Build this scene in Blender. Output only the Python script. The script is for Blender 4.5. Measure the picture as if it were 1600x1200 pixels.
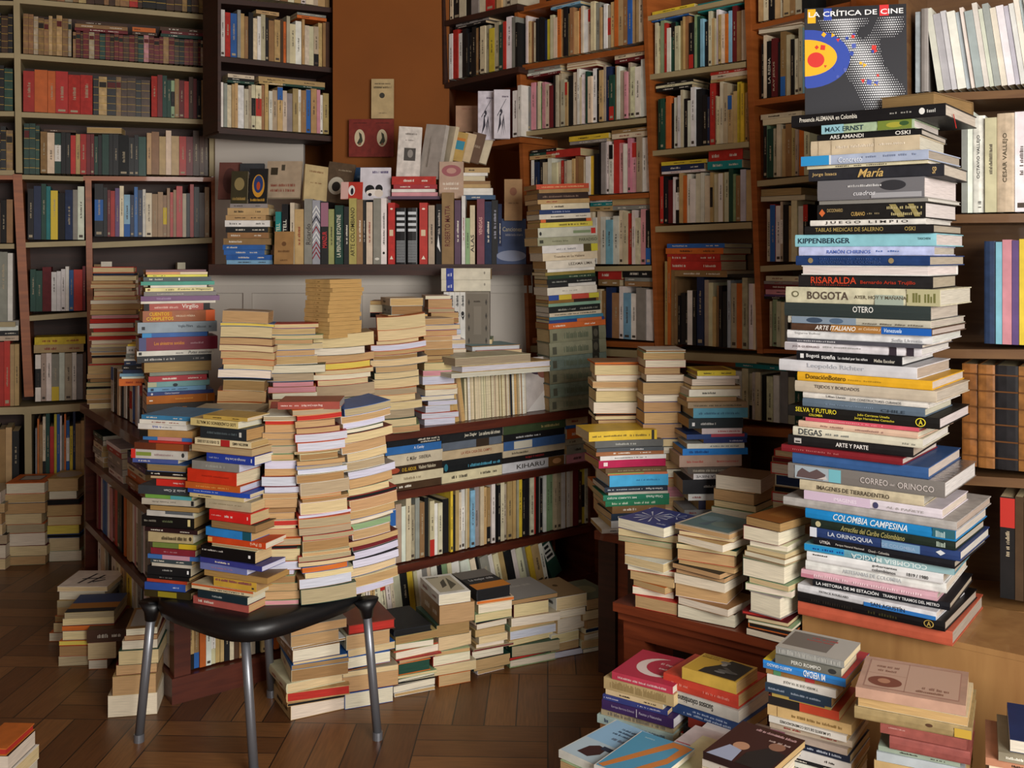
import bpy, math, random
from mathutils import Vector, Matrix
random.seed(7)
for o in list(bpy.data.objects): bpy.data.objects.remove(o, do_unlink=True)
SC = bpy.context.scene
COL = SC.collection
R = random.Random(11)

# ------------------------------------------------------------------ camera, world, lights, exposure
F = 1600.0; EYE = 1.47; HOR = 400.0          # focal length and horizon row in the 1600x1200 frame
cd = bpy.data.cameras.new('camera'); cam = bpy.data.objects.new('camera', cd); COL.objects.link(cam)
cd.sensor_width = 36.0; cd.lens = 36.0*F/1600.0; cd.shift_y = -(600-HOR)/1600.0
cd.clip_start = .05
cam.location = (0, 0, EYE); cam.rotation_euler = (math.pi/2, 0, 0)
SC.camera = cam
SC.view_settings.view_transform = 'Standard'; SC.view_settings.look = 'None'
SC.view_settings.gamma = 1; SC.view_settings.use_curve_mapping = False
SC.view_settings.exposure = 1.12
w = bpy.data.worlds.new('world'); SC.world = w; w.use_nodes = True
w.node_tree.nodes['Background'].inputs[0].default_value = (.95, .93, .9, 1)
w.node_tree.nodes['Background'].inputs[1].default_value = .08
def area(name, loc, target, sx, sy, power, col):
    l = bpy.data.lights.new(name, 'AREA'); l.shape = 'RECTANGLE'; l.size = sx; l.size_y = sy
    l.energy = power; l.color = col
    o = bpy.data.objects.new(name, l); COL.objects.link(o); o.location = loc
    o.rotation_euler = (Vector(target)-Vector(loc)).to_track_quat('-Z', 'Y').to_euler()
    return o
area('window_daylight', (1.9, -.9, 1.8), (.8, 3.2, .4), 2.2, 1.8, 116, (1, .965, .91))
area('left_fill_light', (-1.6, -1.6, 1.7), (-.4, 4.2, .7), 1.2, 1.8, 9, (1, .93, .84))  # weaker fill light added from behind left, no real opening stands there

# ------------------------------------------------------------------ pixel helpers
def at(px, py, Y): return Vector(((px-800)/F*Y, Y, EYE-(py-HOR)/F*Y))
def ground(px, py, z): return at(px, py, (EYE-z)*F/(py-HOR))
class Plane:
    """vertical plane through a ground line; u runs to the right along it"""
    def __init__(s, p, ang):
        s.p = Vector((p[0], p[1], 0)); s.a = ang
        s.e = Vector((math.cos(ang), math.sin(ang), 0)); s.n = Vector((-math.sin(ang), math.cos(ang), 0))
    def Y(s, px):
        t = (px-800)/F                      # X = t*Y ; (X-px0, Y-py0).n = 0
        return (s.p.dot(s.n))/(t*s.n.x+s.n.y)
    def pt(s, px, py): return at(px, py, s.Y(px))
    def u(s, px): return (s.pt(px, 400)-s.p).dot(s.e)
def plane2(px1, Y1, px2, Y2):
    a = at(px1, 400, Y1); b = at(px2, 400, Y2)
    return Plane(a, math.atan2(b.y-a.y, b.x-a.x))

# ------------------------------------------------------------------ colour
def lin(c): return c/12.92 if c <= .04045 else ((c+.055)/1.055)**2.4
def hexc(h): return tuple(lin(int(h[i:i+2], 16)/255) for i in (0, 2, 4))
PAL = dict(w='e4e0d8', c='d6c9aa', t='bd9e6c', b='94714a', g='8e8b84', k='1c1b1c', n='23304f', u='2f62a8',
           l='7fb0c8', r='b5322a', m='6b2226', o='c8692c', y='d9bd3a', v='23463a', e='8aa27a', p='654a7a',
           i='cf8f96', h='8c5a2c', d='4a3324', q='1f8080', s='a9adb0', z='c9c9d6', x='b3a48c')
NAMES = dict(white='e8e4dc', cream='d8cba8', tan='bd9e6c', brown='80603c', grey='8e8b84', black='1a1a1c', navy='23304f',
             blue='2f62a8', pale_blue='90b8d0', red='b82e26', maroon='6b2226', orange='cc6c2c', yellow='dabe3a',
             dark_green='23463a', sage_green='8aa27a', purple='654a7a', pink='cf8f96', dark_brown='4a3324', teal='1f8080',
             silver='b4b8bc', charcoal='3c3e42')
NL = {k: hexc(v) for k, v in NAMES.items()}
def cname(c):
    g = lambda v: tuple(x**.45 for x in v)
    c = g(c)
    return min(NL, key=lambda k: sum((a-b)**2 for a, b in zip(g(NL[k]), c))).replace('_', ' ')
def jit(c, a=.1):
    f = 1+R.uniform(-a, a)
    return tuple(min(.85, max(.004, v*f*(1+R.uniform(-a, a)*.5))) for v in c)
def colr(s): return hexc(s) if len(s) == 6 else hexc(PAL[s.lower()])

# ------------------------------------------------------------------ materials
def newmat(name):
    m = bpy.data.materials.new(name); m.use_nodes = True
    nt = m.node_tree; b = nt.nodes['Principled BSDF']
    return m, nt, b
def N(nt, t, **k):
    n = nt.nodes.new(t)
    for a, v in k.items(): setattr(n, a, v)
    return n
def attr_mat(name, rough, var=.25, scale=22, coat=0.0, stretch=None, metal=0):
    m, nt, b = newmat(name)
    at_ = N(nt, 'ShaderNodeAttribute', attribute_name='Col')
    tc = N(nt, 'ShaderNodeTexCoord'); mp = N(nt, 'ShaderNodeMapping')
    nt.links.new(tc.outputs['Object'], mp.inputs[0])
    if stretch: mp.inputs['Scale'].default_value = stretch
    no = N(nt, 'ShaderNodeTexNoise'); no.inputs['Scale'].default_value = scale; no.inputs['Detail'].default_value = 4
    nt.links.new(mp.outputs[0], no.inputs['Vector'])
    mr = N(nt, 'ShaderNodeMapRange'); mr.inputs['From Min'].default_value = .3; mr.inputs['From Max'].default_value = .7
    mr.inputs['To Min'].default_value = 1-var; mr.inputs['To Max'].default_value = 1+var*.35
    nt.links.new(no.outputs['Fac'], mr.inputs['Value'])
    mu = N(nt, 'ShaderNodeVectorMath', operation='SCALE')
    nt.links.new(at_.outputs['Color'], mu.inputs[0]); nt.links.new(mr.outputs[0], mu.inputs['Scale'])
    nt.links.new(mu.outputs[0], b.inputs['Base Color'])
    b.inputs['Roughness'].default_value = rough; b.inputs['Coat Weight'].default_value = coat; b.inputs['Metallic'].default_value = metal
    b.inputs['Coat Roughness'].default_value = .2; b.inputs['Specular IOR Level'].default_value = .22
    return m
M = {}
M['cover'] = attr_mat('printed_card_cover', .5, .18, 22, .1)
M['cloth'] = attr_mat('worn_cloth_cover', .62, .25, 40, .05)
M['page'] = attr_mat('page_edges', .9, .3, 1, 0, (14, 14, 900))
M['ink'] = attr_mat('printing_ink', .5, .02, 5)
M['leather'] = attr_mat('old_leather', .38, .45, 30, .3)
def plastic_wrap():
    m, nt, b = newmat('shrink_wrapped_print')
    tc = N(nt, 'ShaderNodeTexCoord'); mp = N(nt, 'ShaderNodeMapping'); mp.inputs['Scale'].default_value = (9, 9, 60)
    mp.inputs['Rotation'].default_value = (0, .5, .2)
    no = N(nt, 'ShaderNodeTexNoise'); no.inputs['Scale'].default_value = 4; no.inputs['Detail'].default_value = 6
    nt.links.new(tc.outputs['Object'], mp.inputs[0]); nt.links.new(mp.outputs[0], no.inputs[0])
    bu = N(nt, 'ShaderNodeBump'); bu.inputs['Strength'].default_value = .6; bu.inputs['Distance'].default_value = .006
    nt.links.new(no.outputs['Fac'], bu.inputs['Height'])
    a = N(nt, 'ShaderNodeAttribute', attribute_name='Col'); nt.links.new(a.outputs['Color'], b.inputs['Base Color'])
    b.inputs['Coat Weight'].default_value = 1; b.inputs['Coat Roughness'].default_value = .06; b.inputs['Roughness'].default_value = .3
    nt.links.new(bu.outputs[0], b.inputs['Coat Normal'])
    return m
M['wrap'] = plastic_wrap()
def wood(name, c1, c2, rough=.45, sc=(1.2, 1.2, 14), coat=.2):
    m, nt, b = newmat(name)
    tc = N(nt, 'ShaderNodeTexCoord'); mp = N(nt, 'ShaderNodeMapping'); mp.inputs['Scale'].default_value = sc
    no = N(nt, 'ShaderNodeTexNoise'); no.inputs['Scale'].default_value = 3; no.inputs['Detail'].default_value = 7; no.inputs['Distortion'].default_value = .6
    cr = N(nt, 'ShaderNodeValToRGB'); cr.color_ramp.elements[0].color = (*hexc(c1), 1); cr.color_ramp.elements[1].color = (*hexc(c2), 1)
    cr.color_ramp.elements[0].position = .3; cr.color_ramp.elements[1].position = .7
    nt.links.new(tc.outputs['Object'], mp.inputs[0]); nt.links.new(mp.outputs[0], no.inputs[0])
    nt.links.new(no.outputs['Fac'], cr.inputs[0]); nt.links.new(cr.outputs[0], b.inputs['Base Color'])
    b.inputs['Roughness'].default_value = rough; b.inputs['Coat Weight'].default_value = coat
    return m
M['orange'] = wood('orange_stained_wood', '86461a', 'a65c28')
M['creamwood'] = wood('cream_painted_wood', '9c8c66', 'aa9a74', .6, (2, 2, 2), 0)
M['darkwood'] = wood('dark_brown_wood', '28140c', '3e1e12', .6, coat=0)
M['redwood'] = wood('mahogany', '5a2616', '7c3a20', .35)
M['island'] = wood('reddish_brown_wood', '42190f', '5c2817', .42)
M['plywood'] = wood('honey_veneer', '8a6238', 'a07848', .5, (5, 5, .8))
M['brownwood'] = wood('walnut_brown_wood', '5a3c22', '70502f', .5)
def flat(name, c, rough=.7, metal=0, var=.1):
    m, nt, b = newmat(name)
    tc = N(nt, 'ShaderNodeTexCoord'); no = N(nt, 'ShaderNodeTexNoise'); no.inputs['Scale'].default_value = 3; no.inputs['Detail'].default_value = 5
    nt.links.new(tc.outputs['Object'], no.inputs[0])
    cr = N(nt, 'ShaderNodeValToRGB'); c = hexc(c)
    cr.color_ramp.elements[0].color = (*[v*(1-var) for v in c], 1); cr.color_ramp.elements[1].color = (*[min(1, v*(1+var)) for v in c], 1)
    nt.links.new(no.outputs['Fac'], cr.inputs[0]); nt.links.new(cr.outputs[0], b.inputs['Base Color'])
    b.inputs['Roughness'].default_value = rough; b.inputs['Metallic'].default_value = metal
    return m
M['orangewall'] = flat('terracotta_plaster', '80460f', .85, 0, .2)
M['whitewall'] = flat('pale_grey_paint', 'c2bab0', .7)
M['ceiling'] = flat('ceiling_paint', 'a09080', .9)
M['black'] = flat('black_plastic', '101113', .4)
M['steel'] = flat('grey_painted_tube', '7c7e84', .35, .6)
def parquet():
    m, nt, b = newmat('parquet')
    tc = N(nt, 'ShaderNodeTexCoord'); mp = N(nt, 'ShaderNodeMapping')
    mp.inputs['Rotation'].default_value = (0, 0, math.radians(2)); mp.inputs['Scale'].default_value = (2.5, 2.5, 1)
    nt.links.new(tc.outputs['Object'], mp.inputs[0])
    ch = N(nt, 'ShaderNodeTexChecker'); ch.inputs['Scale'].default_value = 1
    nt.links.new(mp.outputs[0], ch.inputs[0])
    outs = []
    for rot in (0, math.pi/2):
        m2 = N(nt, 'ShaderNodeMapping'); m2.inputs['Rotation'].default_value = (0, 0, rot)
        nt.links.new(mp.outputs[0], m2.inputs[0])
        br = N(nt, 'ShaderNodeTexBrick', offset=0.0)
        br.inputs['Scale'].default_value = 1; br.inputs['Brick Width'].default_value = 1; br.inputs['Row Height'].default_value = .25
        br.inputs['Mortar Size'].default_value = .006; br.inputs['Mortar Smooth'].default_value = .3
        br.inputs['Color1'].default_value = (*hexc('563319'), 1); br.inputs['Color2'].default_value = (*hexc('7e542e'), 1)
        br.inputs['Mortar'].default_value = (*hexc('22130a'), 1)
        nt.links.new(m2.outputs[0], br.inputs[0])
        gr = N(nt, 'ShaderNodeMapping'); gr.inputs['Scale'].default_value = (2, 30, 1)
        nt.links.new(m2.outputs[0], gr.inputs[0])
        no = N(nt, 'ShaderNodeTexNoise'); no.inputs['Scale'].default_value = 2; no.inputs['Detail'].default_value = 5
        nt.links.new(gr.outputs[0], no.inputs[0])
        mx = N(nt, 'ShaderNodeMixRGB', blend_type='OVERLAY'); mx.inputs[0].default_value = .55
        nt.links.new(br.outputs[0], mx.inputs[1]); nt.links.new(no.outputs['Fac'], mx.inputs[2])
        outs.append(mx.outputs[0])
    mx = N(nt, 'ShaderNodeMixRGB'); nt.links.new(ch.outputs['Fac'], mx.inputs[0])
    nt.links.new(outs[0], mx.inputs[1]); nt.links.new(outs[1], mx.inputs[2])
    nt.links.new(mx.outputs[0], b.inputs['Base Color'])
    b.inputs['Roughness'].default_value = .4
    return m
M['parquet'] = parquet()

# ------------------------------------------------------------------ mesh collector
class MB:
    def __init__(s): s.v = []; s.f = []; s.c = []; s.m = []; s.mats = []
    def mat(s, m):
        if m not in s.mats: s.mats.append(m)
        return s.mats.index(m)
    def add(s, vs, fs, col, mat, flip=False):
        b = len(s.v); k = s.mat(mat)
        s.v.extend(vs); s.c.extend([col]*len(vs))
        for f in fs:
            f = [b+i for i in f]
            s.f.append(f[::-1] if flip else f); s.m.append(k)
    def box(s, x0, y0, z0, x1, y1, z1, col=(.5, .5, .5), mat='cover', nx=1, flip=False):
        vs = []
        for i in range(nx+1):
            x = x0+(x1-x0)*i/nx
            vs += [(x, y0, z0), (x, y1, z0), (x, y1, z1), (x, y0, z1)]
        fs = [(0, 3, 2, 1), (4*nx, 4*nx+1, 4*nx+2, 4*nx+3)]
        for i in range(nx):
            for j in range(4):
                a = 4*i+j; b = 4*i+(j+1) % 4
                fs.append((a, b, b+4, a+4))
        s.add(vs, fs, col, mat, flip)
    def hexa(s, p, col=(.5, .5, .5), mat='cover'):   # 4 bottom (ccw from above), 4 top
        s.add([tuple(q) for q in p], [(3, 2, 1, 0), (4, 5, 6, 7), (0, 1, 5, 4), (1, 2, 6, 5), (2, 3, 7, 6), (3, 0, 4, 7)], col, mat)
    def tube(s, pts, rad, seg=12, col=(.5, .5, .5), mat='steel'):
        vs = []; fs = []
        for i, p in enumerate(pts):
            p = Vector(p); d = (Vector(pts[min(i+1, len(pts)-1)])-Vector(pts[max(i-1, 0)])).normalized()
            a = d.orthogonal().normalized(); b = d.cross(a)
            r = rad[i] if isinstance(rad, (list, tuple)) else rad
            for k in range(seg):
                t = 2*math.pi*k/seg; vs.append(tuple(p+a*r*math.cos(t)+b*r*math.sin(t)))
        for i in range(len(pts)-1):
            for k in range(seg):
                q = (k+1) % seg
                fs.append((i*seg+k, i*seg+q, (i+1)*seg+q, (i+1)*seg+k))
        fs.append(tuple(range(seg))[::-1]); n = (len(pts)-1)*seg; fs.append(tuple(n+k for k in range(seg)))
        s.add(vs, fs, col, mat)
    def build(s, name, parent=None, mw=None, smooth=False):
        me = bpy.data.meshes.new(name); me.from_pydata(s.v, [], s.f)
        for m in s.mats: me.materials.append(M[m])
        me.polygons.foreach_set('material_index', s.m)
        ca = me.color_attributes.new('Col', 'FLOAT_COLOR', 'POINT')
        flatc = []
        for c in s.c: flatc += [c[0], c[1], c[2], 1]
        ca.data.foreach_set('color', flatc)
        if smooth: me.polygons.foreach_set('use_smooth', [True]*len(me.polygons))
        me.update()
        o = bpy.data.objects.new(name, me); COL.objects.link(o)
        if parent is not None: o.parent = parent
        if mw is not None: o.matrix_world = mw
        return o
def tag(o, label, cat, group=None, kind=None):
    if label: o['label'] = label
    if cat: o['category'] = cat
    if group: o['group'] = group
    if kind: o['kind'] = kind
    return o
def struct(name, mb, mw=None):
    o = mb.build(name, None, mw); o['kind'] = 'structure'; return o
def empty(name, mw=None):
    o = bpy.data.objects.new(name, None); COL.objects.link(o); o.empty_display_size = .05
    if mw is not None: o.matrix_world = mw
    return o

# ------------------------------------------------------------------ lettering
_txt = {}
def text_mesh(s, shear=0.0):
    k = (s, shear)
    if k in _txt: return _txt[k]
    c = bpy.data.curves.new('t', 'FONT'); c.body = s; c.resolution_u = 2; c.shear = shear; c.offset = .012
    o = bpy.data.objects.new('t', c); COL.objects.link(o)
    me = bpy.data.meshes.new_from_object(o)
    vs = [(v.co.x, v.co.y) for v in me.vertices]; fs = [tuple(p.vertices) for p in me.polygons]
    bpy.data.objects.remove(o); bpy.data.curves.remove(c); bpy.data.meshes.remove(me)
    x0 = min(v[0] for v in vs); x1 = max(v[0] for v in vs); y0 = min(v[1] for v in vs); y1 = max(v[1] for v in vs)
    vs = [((a-x0)/(x1-x0), (b-y0)/(y1-y0)) for a, b in vs]
    _txt[k] = (vs, fs); return _txt[k]
def deco(mb, shapes, fn, eps=.0004):
    """shapes in unit coordinates of a surface; fn(u,v,h) -> local point, h = height off the surface"""
    h = eps
    for sh in shapes:
        k = sh[0]
        if k == 'T':      # text, u0, u1, v0, v1, colour [, shear, upside-down]
            _, s, u0, u1, v0, v1, c = sh[:7]
            vs, fs = text_mesh(s, sh[7] if len(sh) > 7 else 0)
            if len(sh) > 8 and sh[8]: vs = [(1-a, 1-b) for a, b in vs]
            mb.add([fn(u0+(u1-u0)*a, v0+(v1-v0)*b, h) for a, b in vs], fs, colr(c), 'ink')
        elif k == 'R':    # rectangle
            _, u0, v0, u1, v1, c = sh
            mb.add([fn(u0, v0, h), fn(u1, v0, h), fn(u1, v1, h), fn(u0, v1, h)], [(0, 1, 2, 3)], colr(c), 'ink')
        elif k == 'D':    # disc
            _, cu, cv, ru, rv, c = sh
            mb.add([fn(cu+ru*math.cos(t*math.pi/12), cv+rv*math.sin(t*math.pi/12), h) for t in range(24)], [tuple(range(24))], colr(c), 'ink')
        elif k == 'P':    # polygon
            mb.add([fn(u, v, h) for u, v in sh[1]], [tuple(range(len(sh[1])))], colr(sh[2]), 'ink')
        elif k == 'M':    # a line of worn, unreadable small print: u0,u1,v0,v1,colour
            _, u0, u1, v0, v1, c = sh
            u = u0; rr = random.Random(int(u0*997+v0*131+u1*57))
            st = (u1-u0)/max(6, int((u1-u0)*60))
            while u < u1-st*.3:
                wd = st*rr.uniform(.45, .8); hh = (v1-v0)*rr.uniform(.6, 1)
                if rr.random() > .14: mb.add([fn(u, v0, h), fn(u+wd, v0, h), fn(u+wd, v0+hh, h), fn(u, v0+hh, h)], [(0, 1, 2, 3)], colr(c), 'ink')
                u += st
        h += eps*(.35 if len(shapes) < 14 else .1)

# ------------------------------------------------------------------ books
BOOKS = []
ORD1 = ['zeroth', 'first', 'second', 'third', 'fourth', 'fifth', 'sixth', 'seventh', 'eighth', 'ninth', 'tenth', 'eleventh', 'twelfth', 'thirteenth',
        'fourteenth', 'fifteenth', 'sixteenth', 'seventeenth', 'eighteenth', 'nineteenth']
TENS = ['', '', 'twent', 'thirt', 'fort', 'fift', 'sixt', 'sevent', 'eight', 'ninet']
def ordw(n):
    if n < 20: return ORD1[n]
    if n % 10 == 0: return TENS[n//10]+'ieth'
    return TENS[n//10]+'y-'+ORD1[n % 10]
KN = dict(paperback_book='paperback', hardcover_book='hardcover', leather_bound_book='leather-bound book', art_book='large art book')

def geo(b, cv, pg, dc, tr=None):
    """builds one book: card or board cover wrapped round a spine, a block of pages, printing"""
    L, D, T, mode = b['L'], b['D'], b['T'], b['mode']
    hard = b['kind'] != 'paperback_book' if b.get('hard') is None else b['hard']
    S, Rr = (L, D) if mode in 'SF' else (D, L)
    mp = {'S': lambda s, r, z: (s, r, z), 'F': lambda s, r, z: (L-s, D-r, z), 'A': lambda s, r, z: (r, D-s, z), 'B': lambda s, r, z: (L-r, s, z)}[mode]
    bend = b.get('bend'); n = 6 if bend else 1
    def W(p):
        x, y, z = p
        if bend: z += bend(x, y)
        return (x, y, z) if tr is None else tuple(tr @ Vector((x, y, z)))
    tc = min(T*.16, .0028 if hard else .0011); ov = .003 if hard else .0
    out = [(Rr*(1-k/n), 0) for k in range(n+1)]; inn = [(max(tc, Rr*(1-k/n)), tc) for k in range(n+1)]
    if hard and b.get('near') and T > .012:
        for z, d in ((.12, .0015), (.5, .003), (.88, .0015)):
            out.append((-d, T*z)); inn.append((tc, tc+(T-2*tc)*z))
    out += [(Rr*k/n, T) for k in range(n+1)]; inn += [(max(tc, Rr*k/n), T-tc) for k in range(n+1)]
    m = len(out); vs = []; fs = []
    for i in range(n+1):
        s = S*i/n
        vs += [W(mp(s, r, z)) for r, z in out]+[W(mp(s, r, z)) for r, z in inn]
    st = 2*m
    for i in range(n):
        for k in range(m-1):
            a = i*st+k
            fs.append((a, a+st, a+st+1, a+1)); a2 = a+m; fs.append((a2, a2+1, a2+st+1, a2+st))
        for k in (0, m-1):
            a = i*st+k; q = (a, a+m, a+m+st, a+st); fs.append(q if k == 0 else q[::-1])
    for k in range(m-1):
        fs.append((k, k+1, m+k+1, m+k)); e = n*st; fs.append((e+k, e+m+k, e+m+k+1, e+k+1))
    cmat = b.get('cmat') or ('leather' if b['kind'] == 'leather_bound_book' else 'cloth' if hard and R.random() < .5 else 'cover')
    cv.add(vs, fs, b['col'], cmat, True)
    # pages
    r0, r1, s0, s1 = tc, Rr-(ov or .0006), (ov or .0006), S-(ov or .0006)
    vs = []; fs = []
    for i in range(n+1):
        for j in range(n+1):
            s = s0+(s1-s0)*i/n; r = r0+(r1-r0)*j/n
            for z in (tc*.98, T-tc*.98): vs.append(W(mp(s, r, z)))
    ix = lambda i, j, k: (i*(n+1)+j)*2+k
    for i in range(n):
        fs.append((ix(i, 0, 0), ix(i, 0, 1), ix(i+1, 0, 1), ix(i+1, 0, 0))); fs.append((ix(i, n, 0), ix(i+1, n, 0), ix(i+1, n, 1), ix(i, n, 1)))
        fs.append((ix(0, i, 0), ix(0, i+1, 0), ix(0, i+1, 1), ix(0, i, 1))); fs.append((ix(n, i, 0), ix(n, i, 1), ix(n, i+1, 1), ix(n, i+1, 0)))
        for j in range(n):
            fs.append((ix(i, j, 0), ix(i+1, j, 0), ix(i+1, j+1, 0), ix(i, j+1, 0))[::1])
            fs.append((ix(i, j, 1), ix(i, j+1, 1), ix(i+1, j+1, 1), ix(i+1, j, 1)))
    pg.add(vs, fs, b['pg'], 'page', True)
    # raised bands on leather spines, printing on spine and front
    bulge = .0036 if (hard and b.get('near') and T > .012) else .0004
    if mode == 'S': fs_ = lambda u, v, h: W((u*L, -h-bulge, v*T))
    elif mode == 'A': fs_ = lambda u, v, h: W((-h-bulge, (1-u)*D, v*T))
    elif mode == 'B': fs_ = lambda u, v, h: W((L+h+bulge, u*D, v*T))
    else: fs_ = lambda u, v, h: W((u*L, D+h, v*T))
    ft_ = lambda u, v, h: W((u*L, v*D, T+h))
    for key, fn in (('s', fs_), ('t', ft_)):
        sh = b.get(key)
        if not sh: continue
        if not isinstance(dc, dict): deco(dc, sh, fn); continue
        base = [q for q in sh if q[0] not in 'TM']
        if len(base) > 8: deco(dc.setdefault(('printed_design', key), MB()), base, fn)
        else:
            for i, q in enumerate(base):
                deco(dc.setdefault(({'R': 'colour_band', 'D': 'emblem', 'P': 'drawn_figure'}[q[0]], key+str(i)), MB()), [q], fn, .0004+.00014*i)
        for i, q in enumerate(q for q in sh if q[0] in 'TM'):
            deco(dc.setdefault(('title_lettering' if q[0] == 'T' else 'small_print', key+str(i)), MB()), [q], fn, .0004+.00014*len(base) if len(base) < 14 else .0016)

def visible_area(books):
    from mathutils.bvhtree import BVHTree
    vs, fs, own = [], [], []
    FC = ((0, 1, 3, 2), (4, 6, 7, 5), (0, 4, 5, 1), (2, 3, 7, 6), (0, 2, 6, 4), (1, 5, 7, 3))
    bc = []
    for i, b in enumerate(books):
        c = [b['M'] @ Vector((x*b['L'], y*b['D'], z*b['T'])) for x in (0, 1) for y in (0, 1) for z in (0, 1)]
        bc.append(c)
        k = len(vs); vs += c
        for f in FC: fs.append([k+j for j in f]); own.append(i)
    dg = bpy.context.evaluated_depsgraph_get()
    for o in list(SC.objects):
        if o.type != 'MESH': continue
        k = len(vs); mw = o.matrix_world if o.parent is None else o.parent.matrix_world @ o.matrix_local
        vs += [mw @ v.co for v in o.data.vertices]
        for p in o.data.polygons: fs.append([k+j for j in p.vertices]); own.append(-1)
    t = BVHTree.FromPolygons(vs, fs); eye = Vector((0, 0, EYE)); rr = random.Random(3)
    for i, b in enumerate(books):
        tot = 0; c = bc[i]; mid = sum(c, Vector())/8
        for f in FC:
            q = [c[j] for j in f]; n = (q[1]-q[0]).cross(q[3]-q[0]); A = n.length
            if A < 1e-9: continue
            n /= A; fm = sum(q, Vector())/4
            if n.dot(fm-mid) < 0: n = -n
            if n.dot(fm-eye) >= 0: continue
            hit = 0; K = 10
            for _ in range(K):
                u, v = rr.uniform(.04, .96), rr.uniform(.06, .94)
                p = q[0]+(q[1]-q[0])*u+(q[3]-q[0])*v
                px, py = p.x/p.y*F+800, HOR+(EYE-p.z)*F/p.y
                if not (0 <= px <= 1600 and 0 <= py <= 1200): continue
                d = p-eye; L = d.length; h = t.ray_cast(eye, d/L, L+.01)
                if h[0] is None or h[3] >= L-.004: hit += 1
            d = fm-eye
            tot += A*abs(n.dot(d.normalized()))/d.length_squared*F*F*hit/K
        b['area'] = tot

def finish_books():
    by = {}
    bpy.context.view_layer.update()
    visible_area(BOOKS)
    for b in BOOKS:
        by.setdefault(b['kind'], []).append(b)
    for kind, lst in by.items():
        lst.sort(key=lambda b: -b['area'])
        cap = min(330, sum(b['area'] > 12 for b in lst))
        for b in lst[:cap]:
            b['near'] = b['area'] > 1500
            lab = b.get('lbl')
            if not lab:
                lab = f"{b.get('cn') or cname(b['col'])} {KN[kind]}{', pages showing,' if b['mode'] in 'F' else ','} {b['ord']} {b['phrase']}"
                if len(lab.replace(',', ' ').split()) > 16: lab = lab.replace(' pages showing,', '')
            lab = lab.replace(' ,', ',').replace(',  ', ', ').replace('  ', ' ')
            cv, pg, dc = MB(), MB(), {}
            if b['area'] > 300 and not b.get('simple'):
                geo(b, cv, pg, dc)
                r = empty(kind, b['M'])
                cv.build('cover', r); pg.build('pages', r)
                for (nm, _), d in dc.items():
                    if d.v: d.build(nm, r)
                if b.get('extra'): b['extra'][1].build(b['extra'][0], r)
            else:
                geo(b, cv, cv, cv)
                r = cv.build(kind, None, b['M'])
            tag(r, lab, 'book', b['group'])
        rest = lst[cap:]
        if rest:
            mb = MB()
            for b in rest: geo(b, mb, mb, mb, b['M'])
            o = mb.build({'paperback_book': 'shelved_paperbacks', 'hardcover_book': 'shelved_hardcovers'}.get(kind, 'shelved_old_books'))
            tag(o, {'paperback_book': 'many small paperbacks filling the farther shelves and gaps', 'hardcover_book': 'many small hardcovers filling the dark farther shelves'}.get(kind, 'many old books on far shelves'), 'books', None, 'stuff')

def frame(o, yaw, tilt=0.0):
    return Matrix.Translation(o) @ Matrix.Rotation(yaw, 4, 'Z') @ Matrix.Rotation(-tilt, 4, 'Y')
def marks(c='e8e0d0'):
    a = R.uniform(.08, .3); return [('M', a, a+R.uniform(.2, .3), .34, .66, c)]+([('M', R.uniform(.62, .7), R.uniform(.8, .93), .36, .62, c)] if R.random() < .6 else [])
def ink_for(c): return 'e8e0d0' if sum(c) < .75 else ('2a2420' if R.random() < .75 else '8a2420')

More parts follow.
